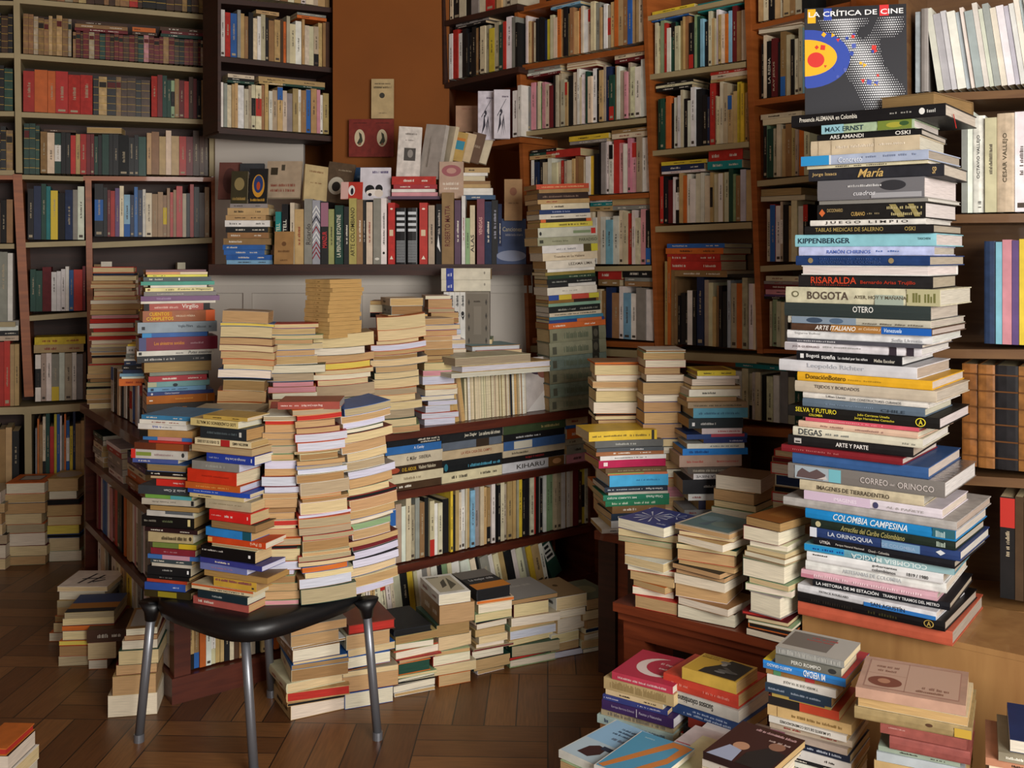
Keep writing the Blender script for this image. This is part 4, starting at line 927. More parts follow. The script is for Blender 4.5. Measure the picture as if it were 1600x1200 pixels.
stack('the small pile behind the block', 580, EYE-(496-HOR)/F*4.0, 0, 470, [(476, 578, 606, 't', dict(m='F')), (488, 578, 606, 'c', dict(m='F')), (496, 578, 610, 'k', dict(m='F'))], Y=4.0, D=.12)
tstack('the orange tinted pile beside the yellowed one', 660, 0, ZT, 24, 498, 'ft12 fc10 ft11 ft9 ft16 fb12 ft8 fb5 fc14 fi11 fz16 fc9 fw12 fw9 fz9 fz14 fz11 fz12', 660, 712, 664, 714, Y=3.98, j=9, bend=.002, D=.14, jrot=6)
tstack('the white edged pile behind the orange tinted one', 664, 0, EYE-(560-HOR)/F*4.2, 12, 462, 'fw5 ft13 fg6 ft9 fb6 fw9 fz7 fw8 fc6 fz7 fw6 fw7', 663, 704, 690, 730, Y=4.2, j=4, D=.15)
tstack('the hidden pile behind', 660, 0, ZT, 12, 556, 'fc20 ft18 fc20 fw19', 668, 728, 668, 728, Y=4.24, j=4, D=.15, group='pale piles at the back of the low bookcase', wt=.05)
# books with fore-edges out, standing on the top, wide flat ones over them
PE = Plane(PR_.p+PR_.n*.02, PR_.a)
def pages_row():
    x = 700; i = 0; us = PE.u(703); ue = PE.u(824); u = us
    cols = 'ttbtcwcccccccccccccccccwkwtxwww'
    ws = [2.4, 2.6, .7, 2, 1.1]+[R.uniform(.8, 1.5) for _ in cols[5:]]; f = (ue-us)/sum(ws)
    for i, (c, w_) in enumerate(zip(cols, ws)):
        T = w_*f; H = R.uniform(.168, .182) if i > 3 else .178
        P = PE.p+PE.e*(u+T-.0004)+PE.n*R.uniform(0, .01); P.z = ZT+.001
        lean = math.radians(-8 if i < 4 else -2)
        Mw = Matrix.Translation(P) @ Matrix.Rotation(lean, 4, PE.n) @ Matrix(((0, PE.n.x, -PE.e.x, 0), (0, PE.n.y, -PE.e.y, 0), (1, 0, 0, 0), (0, 0, 0, 1)))
        BOOKS.append(dict(kind='paperback_book', L=H, D=.13, T=T-.001, mode='F', col=jit(hexc('b8a888'), .3), pg=jit(hexc({'t': 'c09c64', 'c': 'd2c5a4', 'w': 'dcd8cc', 'b': 'a07c4c', 'k': '2c2c30', 'x': 'b8a684'}[c]), .06), M=Mw, s=None, cn=cname(hexc(PAL[c])), hard=False,
                          ord=ordw(i+1), phrase='from the left, pages out, on the low bookcase top', group='books standing pages out on the low bookcase top', simple=True)); u += T
pages_row()
zf = ZT+.19
stack('the wide flat pile over the page-out row', 706, zf, 34, 540, [(553, 712, 830, '9c8c74', dict(m='F', D=.2, t=[])), (564, 722, 862, 'c8c4cc', dict(m='F', h=1, D=.2)), (571, 706, 858, 'c4bfae', dict(m='F', D=.21))], Y=3.93, D=.2)
display('paperback_book', (823, 861, 548, 632), PR_.Y(840)+.03, .006, 'c8c0bc', [('D', .55, .8, .4, .13, '4a3a4c'), ('D', .75, .7, .25, .1, '8a5a4c'), ('P', [(0, 0), (1, 0), (1, .5)], 'd8d4d0')], 'white magazine cover with a dark bowed figure by the tower', yaw=40, lean=3, z=ZT+.001)
# white boxed set and parcels at the back of the top
zb = EYE-(455-HOR)/F*4.5
tstack('the two thick white volumes above the boxed set', 690, 0, zb, 0, 419, 'sW18 sW18', 690, 766, 690, 766, Y=4.5, j=1, D=.17)
for b in BOOKS[-2:]: b['s'] = [('R', .1, 0, .25, 1, '2c3c8c'), ('M', .13, .22, .3, .6, 'c8c8dc'), ('D', .88, .6, .015, .12, '8a8478')]; b['hard'] = True; b['col'] = hexc('cfc8b4')
def slipcase():
    y = 4.42
    for k in range(4):
        a = at(693+k*8.5, 524, y); P = Vector((a.x+.0235, y, 0)); P.z = ZT+.26
        BOOKS.append(dict(kind='paperback_book', L=zb-.001-P.z, D=.17, T=.0225, mode='S', col=hexc('d4d2cc'), pg=hexc('cbb78e'), M=Matrix.Translation(P) @ Matrix(((0, 0, -1, 0), (0, 1, 0, 0), (1, 0, 0, 0), (0, 0, 0, 1))),
            s=[('D', .62, .5, .04, .3, '202020'), ('P', [(.5, .4), (.6, .1), (.56, .5), (.6, .9)], '202020'), ('M', .75, .95, .25, .75, '303030')], lbl=None, ord=ordw(k+1), phrase='from the left, white boxed set below thick volumes', group='white boxed set with black drawings', wt=2))
    a = at(727, 524, y); m = MB(); m.box(0, 0, 0, .105, .17, zb-.001-(ZT+.26), hexc('7c7468'), 'cover')
    s = [('R', .06, .03, .94, .97, '6c6458')]+[('P', [(x, v), (x+.04, v+.06), (x, v+.12), (x-.04, v+.06)], '38342e') for x in (.15, .86) for v in (.08, .3, .52, .76)]+[('M', .35, .62, .82, .85, '40382e'), ('R', .34, .25, .66, .75, '766e62')]
    deco(m, s, lambda u, v, h: (u*.105, -h, v*(zb-.001-(ZT+.26))))
    o = m.build('box_set', None, Matrix.Translation((a.x, y, ZT+.26))); tag(o, 'grey slipcase with small dark leaf ornaments, under the thick white volumes', 'book')
slipcase()
tstack('the hidden support pile under the boxed set', 694, 0, ZT, 0, 530, 'fc26 fw30 fg22 ft24', 694, 768, 694, 768, Y=4.42, j=2, D=.19, group='large books beneath the boxed set', wt=.05)
stack('the pale blue wrapped parcels of books', 738, ZT+.2, 24, 526, [(535, 738, 815, 'c8ccd0', dict(m='F', h=1, t=[('R', .01, .01, .99, .99, '8ab0b8')], D=.2)), (545, 742, 815, 'c0c4cc', dict(m='F', h=1, D=.2)), (556, 746, 815, 'b8bcc8', dict(m='F', h=1, D=.2))], Y=4.3, D=.2)
tstack('the pile under the pale blue parcels', 742, 0, ZT, 24, 548, 'fc20 fc18 fw22', 742, 812, 742, 812, Y=4.3, D=.19, group='large books beneath the blue parcels', wt=.05)

T2 = [(296, 838, 920, 'b84c30', dict(s=[('M', .1, .9, .3, .6, 'd8a070')])), (302, 842, 920, '98784c'), (312, 840, 920, '30201a', dict(s=[('M', .1, .8, .3, .6, '806858')])), (319, 840, 921, 'b09060'), (328, 845, 921, 'd0c4a8'), (335, 843, 922, '203460', dict(s=[('M', .25, .6, .3, .7, '8890b0')])), (343, 843, 923, 'd4ccbc'), (348, 845, 924, '2c2420', dict(s=[('R', 0, 0, .1, 1, 'c86030'), ('R', .9, 0, 1, 1, 'c86030')])),
 (356, 845, 927, 'd0c050', dict(s=[('M', .34, .9, .3, .7, '54481c')])), (371, 841, 932, 'bcbcac', dict(s=[('R', .6, .3, .9, .6, '7a8a68'), ('R', .91, .2, .99, .8, 'b83028'), ('D', .04, .4, .02, .2, '303030')])), (384, 841, 936, '9a9a80', dict(s=[('T', 'PARADISO', .68, .98, .35, .72, '50503c'), ('M', .22, .5, .4, .6, '6c6c54'), ('R', .03, .3, .09, .7, '3c3c30')])), (396, 848, 935, 'd8d4d0', dict(s=[('M', .25, .6, .35, .6, '88888c'), ('R', .74, 0, .88, 1, '4c4424'), ('R', .88, 0, 1, 1, 'c0b838')])),
 (408, 849, 934, 'd4c4a8', dict(s=[('T', 'Tratados en La Habana', .2, .76, .35, .65, '5c4838')])), (421, 853, 930, 'd8d0c0', dict(s=[('T', 'LEZAMA LIMA', .46, .94, .35, .68, '504438')])), (426, 856, 930, 'e0dcd4'), (431, 852, 930, '8c7c3c'), (437, 856, 931, '28402c', dict(s=[('M', .45, .9, .3, .7, 'a0a890')])), (445, 855, 932, '181a18', dict(s=[('M', .1, .4, .3, .6, '909088'), ('M', .6, .9, .3, .6, '909088')])), (450, 857, 932, 'd4d0c8', dict(s=[('R', 0, 0, .42, 1, '242424')])), (462, 855, 933, 'd8d2c4', dict(s=[('M', .3, .6, .4, .6, 'a8a094')])),
 (470, 857, 935, 'b84838', dict(s=[('R', 0, 0, .2, 1, '2c4890'), ('R', .2, 0, .45, 1, 'c8b038'), ('R', .8, 0, 1, 1, 'b8b038')])), (475, 857, 935, '84602c', dict(s=[('R', .5, 0, .95, 1, '2c1c14')])), (480, 857, 938, '7ca088'), (490, 858, 938, '161a18', dict(s=[('M', .18, .52, .3, .6, 'a0a094'), ('M', .6, .95, .3, .6, '88887c')])), (496, 859, 940, 'c8bca4', dict(s=[('M', .1, .9, .3, .7, '504838')])), (501, 858, 942, '3c7c98'), (506, 858, 944, '28407c', dict(s=[('R', .5, 0, .95, 1, 'c06434')])), (515, 858, 947, 'c4622c')]
VOL = dict(s=[('R', .75, 0, .87, 1, '26241c'), ('D', .81, .5, .04, .3, '4c483c'), ('R', .05, .15, .12, .7, '4a4a3c'), ('M', .25, .68, .25, .75, '5c6450')], h=1)
for k in range(6): T2.append((515+21.5*(k+1), 859+k*.2, 947+k*.2, ['7c7c64', '808068', '68766c', '76745c', '6c7868', '7a7860'][k], dict(s=[(q[0],)+tuple(q[1:]) for q in VOL['s']], h=1)))
stack('the leaning tower ending the low bookcase', 860, ZT, 22, 288, T2, Y=4.33, D=.14, fill=1, tilt=3.0, jrot=1)

# ------------------------------------------------------------------ chair
def chair():
    Zs = .455
    feet = [(-1.129, 3.10), (-.727, 2.886), (-.409, 3.115), (-.803, 3.417)]
    tops = [(-1.085, 3.09), (-.766, 2.93), (-.445, 3.115), (-.812, 3.36)]
    c = Vector((sum(f[0] for f in feet)/4, sum(f[1] for f in feet)/4, 0))
    r = empty('chair', Matrix.Translation(c)); tag(r, 'black plastic seat on four grey metal tube legs, loaded with piles of books', 'chair')
    m = MB()
    # rounded seat shell with a turned-down rim
    cor = [Vector((f[0], f[1], 0))-c for f in tops]; n = 40; ring = []
    a0 = math.atan2(cor[0].y, cor[0].x)
    for k in range(n):
        t = a0+2*math.pi*k/n; rad = cor[0].length*1.16
        d = Vector((math.cos(t), math.sin(t)));  q = (abs(math.cos(t-a0))**3.2+abs(math.sin(t-a0))**3.2)**(-1/3.2)
        sq = .75/max(abs(math.cos(t-a0)), abs(math.sin(t-a0)))*0
        # superellipse rotated so that its corners sit over the legs
        q2 = 1/((abs(math.cos(t-a0-math.pi/4))**4+abs(math.sin(t-a0-math.pi/4))**4)**(1/4))*.67
        ring.append(d*rad*q2)
    vs = []; fs = []
    lv = [(1.0, Zs-.055), (1.03, Zs-.03), (1.0, Zs-.006), (.93, Zs), (.5, Zs), (.02, Zs), (.02, Zs-.02), (.9, Zs-.03), (.97, Zs-.055)]
    for sc, z in lv: vs += [(p.x*sc, p.y*sc, z) for p in ring]
    for i in range(len(lv)):
        for k in range(n):
            a = i*n+k; b_ = i*n+(k+1) % n; j = (i+1) % len(lv); fs.append((a, b_, j*n+(k+1) % n, j*n+k))
    m.add(vs, fs, (.02,)*3, 'black'); m.build('seat', r, smooth=True)
    for f, t in zip(feet, tops):
        F_ = Vector((f[0], f[1], .012))-c; T_ = Vector((t[0], t[1], Zs-.03))-c
        m = MB(); m.tube([F_, F_.lerp(T_, .5), T_], .0135, 14, mat='steel'); leg = m.build('leg', r, smooth=True)
        m = MB(); m.tube([F_-Vector((0, 0, .012)), F_+Vector((0, 0, .012))], .0155, 14, mat='steel'); m.build('foot_cap', leg)
        k = F_.lerp(T_, .87); m = MB(); m.tube([k, F_.lerp(T_, .93), T_], [.017, .022, .04], 14, mat='black'); m.build('leg_socket', leg, smooth=True)
chair()
ZC = .4555
A_ = [(655, 220, 300, '3a78a0'), (662, 218, 292, 'dcd8cc'), (671, 215, 290, 'd4d0c8', dict(s=[('T', 'tres u', .3, .48, .3, .75, '3c50a0'), ('M', .5, .72, .35, .6, '909090')])), (682, 219, 300, 'a8804c', dict(s=[('R', 0, 0, .16, 1, '181614')])), (688, 222, 300, 'c08080', dict(s=[('R', 0, 0, .3, 1, '3c70a8'), ('R', .8, 0, 1, 1, '3c68a8')])), (692, 232, 302, 'b43028'), (703, 210, 296, '60301c', dict(s=[('R', .4, 0, .9, 1, '8a4824')])),
 (718, 204, 291, 'bcb8b0', dict(h=0, s=[('R', 0, 0, .08, 1, 'c83028'), ('R', .09, .3, .36, .7, '7c8c3c'), ('M', .42, .75, .35, .6, 'a08888'), ('D', .92, .5, .025, .25, '303030')])), (725, 206, 276, '465490'), (737, 230, 290, '8c7650', dict(m='F')), (744, 226, 291, '1a1614'), (749, 234, 290, 'bca880', dict(m='F')),
 (760, 243, 292, 'c42c24', dict(s=[('T', 'Syrian Beso', .55, .9, .35, .65, 'e8d8d0', 0, 1)])), (774, 216, 293, '34383c', dict(s=[('T', 'Jesús Z Cien', .52, .95, .4, .75, 'c8c8c8', 0, 1)])), (780, 226, 300, '6c9c44', dict(s=[('R', .55, 0, 1, 1, '4c98a0')])), (790, 222, 304, 'b0a898', dict(s=[('T', 'Juan Tomás Ávila', .2, .65, .35, .7, '68605c', 0, 1), ('R', .93, .1, .98, .9, '202020')])), (799, 235, 311, 'a0804c', dict(m='F')), (808, 229, 303, 'bcb8b0', dict(s=[('R', .4, .5, .98, 1, '54585c')])),
 (826, 220, 301, '12100e', dict(s=[('M', .05, .28, .45, .65, '807c70'), ('M', .4, .6, .45, .65, '5c6448'), ('R', .88, .2, .93, .8, 'c8b880')])), (833, 226, 310, '2a1618'), (850, 230, 299, 'ae9c74', dict(s=[('M', .3, .88, .25, .6, '403424'), ('D', .94, .45, .03, .2, '403424')])), (858, 238, 306, '6c7c3c', dict(s=[('R', .6, 0, 1, 1, 'c0a428')])), (868, 236, 306, '7c2430', dict(s=[('M', .3, .6, .4, .6, 'b08088')])), (875, 232, 314, '3c68a8', dict(s=[('R', .28, 0, .8, 1, 'b88898')])), (882, 235, 300, '384448'), (888, 236, 299, 'c0b8a8'),
 (902, 229, 296, '18181a', dict(s=[('M', .35, .6, .5, .7, '989894'), ('R', .92, .3, .96, .7, 'e0e0e0')])), (908, 229, 296, '161618', dict(s=[('M', .3, .6, .4, .7, '787874')])), (913, 229, 293, 'a83c24'), (925, 227, 290, '2c4c98', dict(s=[('M', .7, .85, .4, .6, 'c0c8e0')])), (936, 226, 300, '342c14', dict(s=[('R', .3, .1, .7, .9, '8a7c20')]))]
stack('the chair pile, leftmost column', 226, ZC, -14, 648, A_, Y=3.06, D=.17, fill=1, jrot=2)
B_ = [(653, 316, 384, 'bc9c4c'), (664, 297, 373, 'd8c484', dict(s=[('T', 'LOS CUADERNOS DE MALTE', .14, .95, .3, .75, '3c3020', 0, 1)])), (682, 311, 384, '262c30', dict(s=[('M', .15, .8, .4, .6, '5c686c'), ('R', .85, .3, .9, .7, 'c8c8c0')])), (692, 305, 392, 'dccca4', dict(s=[('T', 'EL OLVIDO DE LOS SERES', .05, .44, .3, .75, '302820', 0, 1), ('R', .47, .0, .63, 1, 'a82828'), ('T', 'MARTIN AMIS', .68, .95, .3, .75, '302820', 0, 1)])), (703, 300, 395, 'b49c74', dict(m='F')),
 (717, 322, 397, '263c98', dict(s=[('T', 'Antología de Luna Roja', .4, .82, .35, .7, 'c8ccdc', 0, 1), ('M', .06, .26, .4, .6, '98a0c8'), ('R', .93, .3, .95, .7, 'e0e0e8')])), (730, 300, 372, '84827c', dict(pg='c4c4d4', s=[('M', .3, .7, .35, .65, 'a8a8a0')])), (750, 292, 370, 'cc341c', dict(s=[('M', .3, .85, .5, .62, 'a82c1c')])), (760, 291, 374, 'bc5c24', dict(pg='c0c0d0', s=[('M', .2, .8, .35, .6, 'e09c50')])), (767, 293, 388, '2448ac', dict(s=[('M', .1, .5, .4, .7, 'a0b0e0')])), (773, 296, 380, 'd0bc88'),
 (788, 319, 389, 'b0a488', dict(s=[('M', .1, .8, .5, .6, '908468')])), (804, 328, 393, 'cc2420', dict(s=[('M', .06, .3, .45, .58, 'e8a8a0'), ('M', .38, .58, .4, .62, 'f0e0d8'), ('R', .92, .4, .94, .7, 'f0e0d8')])), (816, 330, 400, '907048', dict(m='F')), (829, 320, 392, '2c80c8', dict(s=[('R', .82, 0, 1, 1, '1c5060')])), (839, 325, 413, 'c4441c', dict(s=[('T', 'El Perú', .74, .93, .3, .8, 'e8c0a0', 0, 1), ('R', 0, .2, .08, .9, 'd8a050')])), (844, 330, 400, 'ac9068', dict(m='F')), (862, 315, 398, '0f0d0e', dict(s=[('M', .03, .42, .62, .76, 'c8c4bc'), ('R', .88, .4, .92, .65, 'e0e0e0')])),
 (870, 313, 412, '383c88', dict(pg='c8c8dc')), (880, 314, 386, '6c74ac', dict(pg='c8c8dc', s=[('M', .25, .7, .4, .6, 'a87898')])), (890, 318, 416, 'a8844c', dict(m='F')), (904, 332, 398, 'c49c3c', dict(s=[('M', .05, .9, .6, .9, '8c4458'), ('R', .9, .2, .95, .4, '303030')])), (912, 300, 394, 'd8c8a4', dict(s=[('R', 0, .6, 1, 1, 'c05c30'), ('T', 'EL CORAZÓN HELADO', .3, .85, .1, .5, '403020', 0, 1)])), (924, 310, 388, '1c2c34', dict(s=[('M', .3, .5, .35, .6, 'a0a8a8')])), (936, 300, 388, 'a8544c')]
stack('the chair pile, front corner column', 305, ZC, -24, 647, B_, Y=2.985, D=.105, fill=1, jrot=2)
tstack('the chair pile, third column', 440, 0, ZC, 20, 643, 'fg10 fr9 ft12 ft10 az14 az15 ab4 ab11 at8 ag7 az8 ab14 ag21 ft6 fb6 ac20 az6 ag16 ag13 ag9 ab18 at7 ag10 ac8 bo10 ac9 az17 ag26', 462, 530, 474, 556, Y=2.945, j=9, bend=.005, D=.17, tilt=2.5, jrot=4)
tstack('the chair pile, inner column with wavy pages', 396, 0, ZC, 6, 650, 'fg9 fr7 ft14 ft12 ft12 fg14 ft11 fz16 ft13 fz18 fz12 ft10 ft17 fb8 ft13 fr10 fc6 ft16 fg13 fk7 fc21 fz16 fz10 fb14 ft15 ft16 fi9', 412, 464, 410, 466, Y=2.968, j=7, bend=.004, D=.15)
tstack('the chair pile, rightmost column', 528, 0, ZC, 32, 640, 'ag11 at10 az9 aw6 ac13 at15 ac12 ag13 az11 at14 ac10 ak6 at16 at12 aw6 ae9 ax14 ax9 am7 az11 az12 ac13 at14 az11', 534, 602, 552, 622, Y=3.02, j=8, bend=.006, D=.17, tilt=5, jrot=4)
tstack('the chair pile, middle hidden column', 420, 0, ZC, 10, 638, 'sr11 fk6 fw10 ft14 fc12 ft18 fc17 fg16 ft19 fc18 ft21 fw20 fc18 ft20 fb22 fc18', 424, 520, 430, 520, Y=3.2, j=6, D=.15, wt=.05)
tstack('the chair pile, back column', 320, 0, ZC, -5, 640, 'fg7 sc7 ft14 fc12 ft18 fc17 fg16 ft19 fc18 ft21 fw20 fc18 ft20 fb22 fc18', 300, 400, 300, 400, Y=3.22, j=6, D=.14, wt=.05)
tp = stack('the thin books topping the chair pile', 434, EYE-(641-HOR)/F*2.98+.002, 4, 629, [(641, 434, 531, '98483c', dict(s=[('T', 'Blog sobre José Martí', .38, .72, .35, .7, 'e0c8c0', 0, 1), ('M', .05, .34, .4, .6, 'd8b8b0')], pg='a8a098'))], Y=2.98, D=.13)

# ------------------------------------------------------------------ floor piles before the low bookcase
FP = plane2(455, 3.26, 962, 3.86)
fl = [(455, 1126, 980, 540, 'at17 at20 ab5 aw22 ac6 ab9 ab22 aC18 aR18 ak6 aw27', 24, 1), (540, 1108, 978, 618, 'aR18 at26 ac14 aw20 ak4 ac10 at29 aw28', 26, 1), (620, 1088, 985, 682, 'aK15 ab18 aw14 ar4 aw16 am3 at8 aV28 ac7 aw8 ak6 aw16 at9', 26, 1),
      (684, 1074, 930, 742, 'aw17 at31 ab20 ac22 at7 aw16 ac15 ax18', 28, 1), (745, 1056, 922, 798, 'aK20 ao6 aw15 ac14 ak5 aw9 at12 ac12 aw7 am4 aw14 at20 at8', 28, 1), (800, 1044, 938, 866, 'ab8 ac22 aw14 at8 az14 ac9 ag18 ar5 aW13', 28, 1), (868, 1030, 935, 914, 'ac18 aw11 aw20 ac13 at12 az9', 30, 1), (916, 1020, 938, 962, 'at17 ac15 at13 aN8 aw9 at13 aw7', 30, 1)]
FN_ = ['directly under the chair', 'behind the right chair leg', 'topped by a black cover', 'topped by a pale photo', 'topped by a black magazine', 'topped by a grey book', 'topped by a brown book', 'nearest the mahogany bench']
TOPS = {0: [('D', .5, .5, .3, .3, '4c4438'), ('R', .1, .7, .9, .9, '8a6c40')], 2: [], 3: [('R', .1, .1, .9, .9, 'c0b8a0'), ('P', [(.3, .3), (.5, .4), (.6, .75), (.4, .6)], '4c4840'), ('P', [(.5, .2), (.8, .4), (.7, .8)], '5c584c'), ('M', .1, .5, .85, .9, '303028')], 4: [('R', 0, 0, 1, .3, 'c87c28'), ('R', .0, .6, 1, 1, '6c6864'), ('T', 'La mejor vida', .15, .85, .42, .55, 'c8c8c8')], 5: [('R', 0, 0, 1, 1, '8c8a88'), ('M', .2, .8, .6, .7, 'a8a4a0')], 6: [('R', 0, 0, 1, 1, '8c7454'), ('D', .5, .6, .08, .06, '4c3a24')], 7: [('R', 0, 0, 1, 1, '6c7464'), ('D', .5, .5, .3, .2, '8c8c70')]}
for k, (x, yb, yt, xr, tl, yaw, _) in enumerate(fl):
    n0 = len(BOOKS)
    tstack('the floor pile '+FN_[k], x, yb, 0.001, yaw, yt, tl, x, xr-1, x-3, xr-2, j=9, D=.21, jrot=6)
    BOOKS[n0]['t'] = TOPS.get(k)
    if k in (1, 2, 4): BOOKS[n0]['col'] = hexc({1: '6a2c1c', 2: '1c1e22', 4: '26262a'}[k]); BOOKS[n0]['cn'] = cname(BOOKS[n0]['col'])

# floor piles along the left face
tstack('the left floor pile nearest the chair leg', 165, 1122, .001, 12, 985, 'fw10 ft7 fw12 fc20 ft15 ft26 fw30', 200, 246, 166, 246, j=4, D=.2)
BOOKS[-7]['t'] = [('R', .1, .1, .9, .9, 'a8a49c'), ('M', .6, .9, .15, .2, '303030')]
tstack('the dark brown topped floor pile', 140, 1046, .001, 8, 985, 'sD16 fc22 fw12', 135, 210, 140, 168, j=4, D=.22)
tstack('the blue and orange floor pile', 96, 1040, .001, 6, 958, 'fg8 fc9 fo7 fc12 fy6 fb14 fg12', 102, 176, 90, 168, j=5, D=.2)
n0 = len(BOOKS)-7
BOOKS[n0]['t'] = [('R', 0, .5, 1, 1, '3c5078'), ('R', 0, .2, 1, .5, 'a87438'), ('R', 0, 0, 1, .2, '303438')]
tstack('the floor pile topped by a handwritten cover', 84, 1002, .001, 2, 917, 'fc7 fw12 fg10 ft12 fb9 fc14 fw12', 92, 168, 80, 150, j=5, D=.2)
n0 = len(BOOKS)-7
BOOKS[n0]['t'] = [('P', [(.3, .2), (.35, .2), (.5, .8), (.45, .8)], '302c30'), ('P', [(.5, .2), (.55, .2), (.7, .7), (.65, .7)], '302c30'), ('P', [(.3, .45), (.75, .5), (.75, .54), (.3, .49)], '302c30'), ('P', [(.6, .25), (.8, .4), (.78, .44), (.58, .3)], '302c30')]
# far left floor piles before the left bookcase
far = [(8, 884, 755, 66, 'fW18 fx14 ft17 fc16 fg14 fw20 fc16 ft14'), (-62, 892, 770, 4, 'fw18 fx14 ft17 fc16 fg14 fw20 fc16'), (74, 878, 748, 122, 'fT17 fw11 fk8 ft15 fc12 fy12 fk5 fc18 fw14'), (118, 862, 745, 168, 'fw14 fc10 ft12 fb11 fy9 ft13 fc12 fw10'), (-128, 900, 780, -66, 'fw18 fx14 ft17 fc16 fg14 fw20 fc16')]
fn = ['the far floor pile with a framed cover', 'the far floor pile cut by the photo edge', 'the far floor pile with an oval cover', 'the far floor pile hidden by the low bookcase', 'the far floor pile beyond the photo edge']
for (x, yb, yt, xr, tl), nm in zip(far, fn):
    if xr < 0: continue
    n0 = len(BOOKS)
    tstack(nm, x, yb, .001, 8, yt, tl, x, xr, x, xr+4, j=5, D=.2)
    if x == 8: BOOKS[n0]['t'] = [('R', .2, .3, .8, .8, '4c4c48'), ('R', .24, .35, .76, .75, 'a8a49c')]
    if x == 74: BOOKS[n0]['t'] = [('D', .5, .5, .4, .35, 'a8a094')]
tstack('the near pile cut by the lower photo corner', -30, 0, .001, 0, 1168, 'aR12 aw26 ac24 aw28', -40, 10, -40, 18, Y=2.75, j=2, D=.15)

# ------------------------------------------------------------------ mahogany bench and cupboard
AB = math.radians(-37.8); BE = Vector((math.cos(AB), math.sin(AB), 0)); BN = Vector((-math.sin(AB), math.cos(AB), 0))
B0 = Vector((.333, 3.23, 0)); BL = .575
def pbox(m, o, u0, u1, n0, n1, z0, z1, mat, rel):
    q = [o+BE*u0+BN*n0, o+BE*u1+BN*n0, o+BE*u1+BN*n1, o+BE*u0+BN*n1]
    m.hexa([Vector((p.x, p.y, z0))-rel for p in q]+[Vector((p.x, p.y, z1))-rel for p in q], mat=mat)
def bench():
    r = empty('wooden_bench', Matrix.Translation(B0)); tag(r, 'dark mahogany bench with moulded edge and open recess, pale books piled on it', 'bench')
    m = MB(); pbox(m, B0, -.01, BL, -.012, .28, .352, .38, 'redwood', B0); m.build('seat_board', r)
    m = MB(); pbox(m, B0, .0, BL, .004, .28, .325, .351, 'redwood', B0); pbox(m, B0, .012, BL, .016, .26, .27, .3245, 'redwood', B0); m.build('edge_moulding', r)
    for u in (.012, BL-.08):
        m = MB(); pbox(m, B0, u, u+.075, .018, .09, 0, .27, 'redwood', B0); m.build('leg', r)
    m = MB(); pbox(m, B0, .087, BL-.08, .2, .22, .0, .27, 'darkwood', B0); m.build('back_panel', r)
bench()
C0 = Vector((.305, 3.62, 0)); ZB = .50
def cupboard():
    r = empty('wooden_cupboard', Matrix.Translation(C0)); tag(r, 'dark reddish low cupboard behind the bench, carrying coloured piles of books', 'cupboard')
    m = MB(); pbox(m, C0, -.01, .64, -.01, .50, ZB-.03, ZB, 'redwood', C0); m.build('top_board', r)
    m = MB(); pbox(m, C0, .0, .07, 0, .05, 0, ZB-.03, 'darkwood', C0); m.build('corner_post', r)
    m = MB(); pbox(m, C0, .075, .63, .01, .49, .0, ZB-.031, 'redwood', C0); m.build('body', r)
    m = MB(); pbox(m, C0, .12, .2, .002, .0095, .05, ZB-.06, 'darkwood', C0); m.build('panel', r)
cupboard()

# ------------------------------------------------------------------ coloured piles on the cupboard
UC1 = [(689, 920, 1027, 'd4b030', dict(s=[('M', .05, .55, .4, .6, '5c4c20'), ('M', .6, .9, .35, .6, '5c4c20'), ('R', .92, 0, .96, 1, '2c2820')])), (700, 930, 1037, '5a5a58', dict(s=[('M', .3, .6, .3, .6, 'b0b0a8')])), (706, 932, 1036, '484c50', dict(s=[('M', .5, .7, .3, .7, 'c0c0c0')])), (713, 932, 1038, '986038'), (720, 938, 1042, 'dcd8d4', dict(s=[('M', .2, .7, .3, .6, '585450')])), (732, 936, 1042, 'ac1448', dict(s=[('R', .07, .25, .13, .75, 'e0c8c8')])),
 (740, 946, 1042, '60482c', dict(s=[('M', .2, .9, .3, .6, '908060')])), (744, 950, 1043, 'b86844', dict(s=[('R', 0, .6, .6, 1, '8a9c4c')])), (762, 953, 1045, '40a0d0', dict(s=[('M', .45, .85, .45, .6, '2c6c98')])), (770, 945, 1043, '1c2838', dict(s=[('M', .05, .6, .35, .6, 'b0b8c0'), ('T', 'Carlitos de Papua', .65, .92, .25, .75, 'd0d0d0', 0, 1)])), (774, 950, 1043, 'b8b4a8'),
 (783, 943, 1045, '1c7054', dict(s=[('T', 'Orhan Pamuk', .64, .9, .25, .75, 'd0dcd0', 0, 1), ('T', 'ME LLAMO ROJO', .06, .5, .25, .65, 'd0dcd0', 0, 1)])), (792, 946, 1045, '247450', dict(s=[('M', .1, .35, .3, .7, 'c0d0b8'), ('M', .45, .8, .3, .7, 'c0d0b8')])), (804, 957, 1040, '80603c'), (815, 956, 1000, '28384c'), (826, 955, 995, 'c8c8c8', dict(s=[('R', .3, 0, 1, 1, '247474')])), (833, 940, 1000, 'ccc8c0')]
stack('the coloured pile on the cupboard corner', 940, ZB, 12, 674, UC1, Y=3.58, D=.16, fill=1, jrot=3, bend=-.001)
BOOKS[-17]['t'] = []
tstack('the beige pile behind the yellow book', 950, 0, ZB, 4, 566, 'fo3 fc13 fw8 ft8 fw4 fc14 fw14 fk3 fc5 ft5 ft9 fc7 fw5 fc14 fc12 ft14 fc16 ft12 fc14 fx16', 928, 1010, 935, 1010, Y=3.78, j=8, D=.16)
tstack('the tall beige cupboard pile', 1006, 0, ZB, 4, 547, 'fb3 ft8 fw9 ft8 fw8 fk1 ft14 fw8 ft12 fx13 ft17 fc9 fw8 fx8 ft10 fw10 fx10 fi12 ft12 fc8 fw14', 1008, 1068, 1004, 1066, Y=3.66, j=5, D=.16)
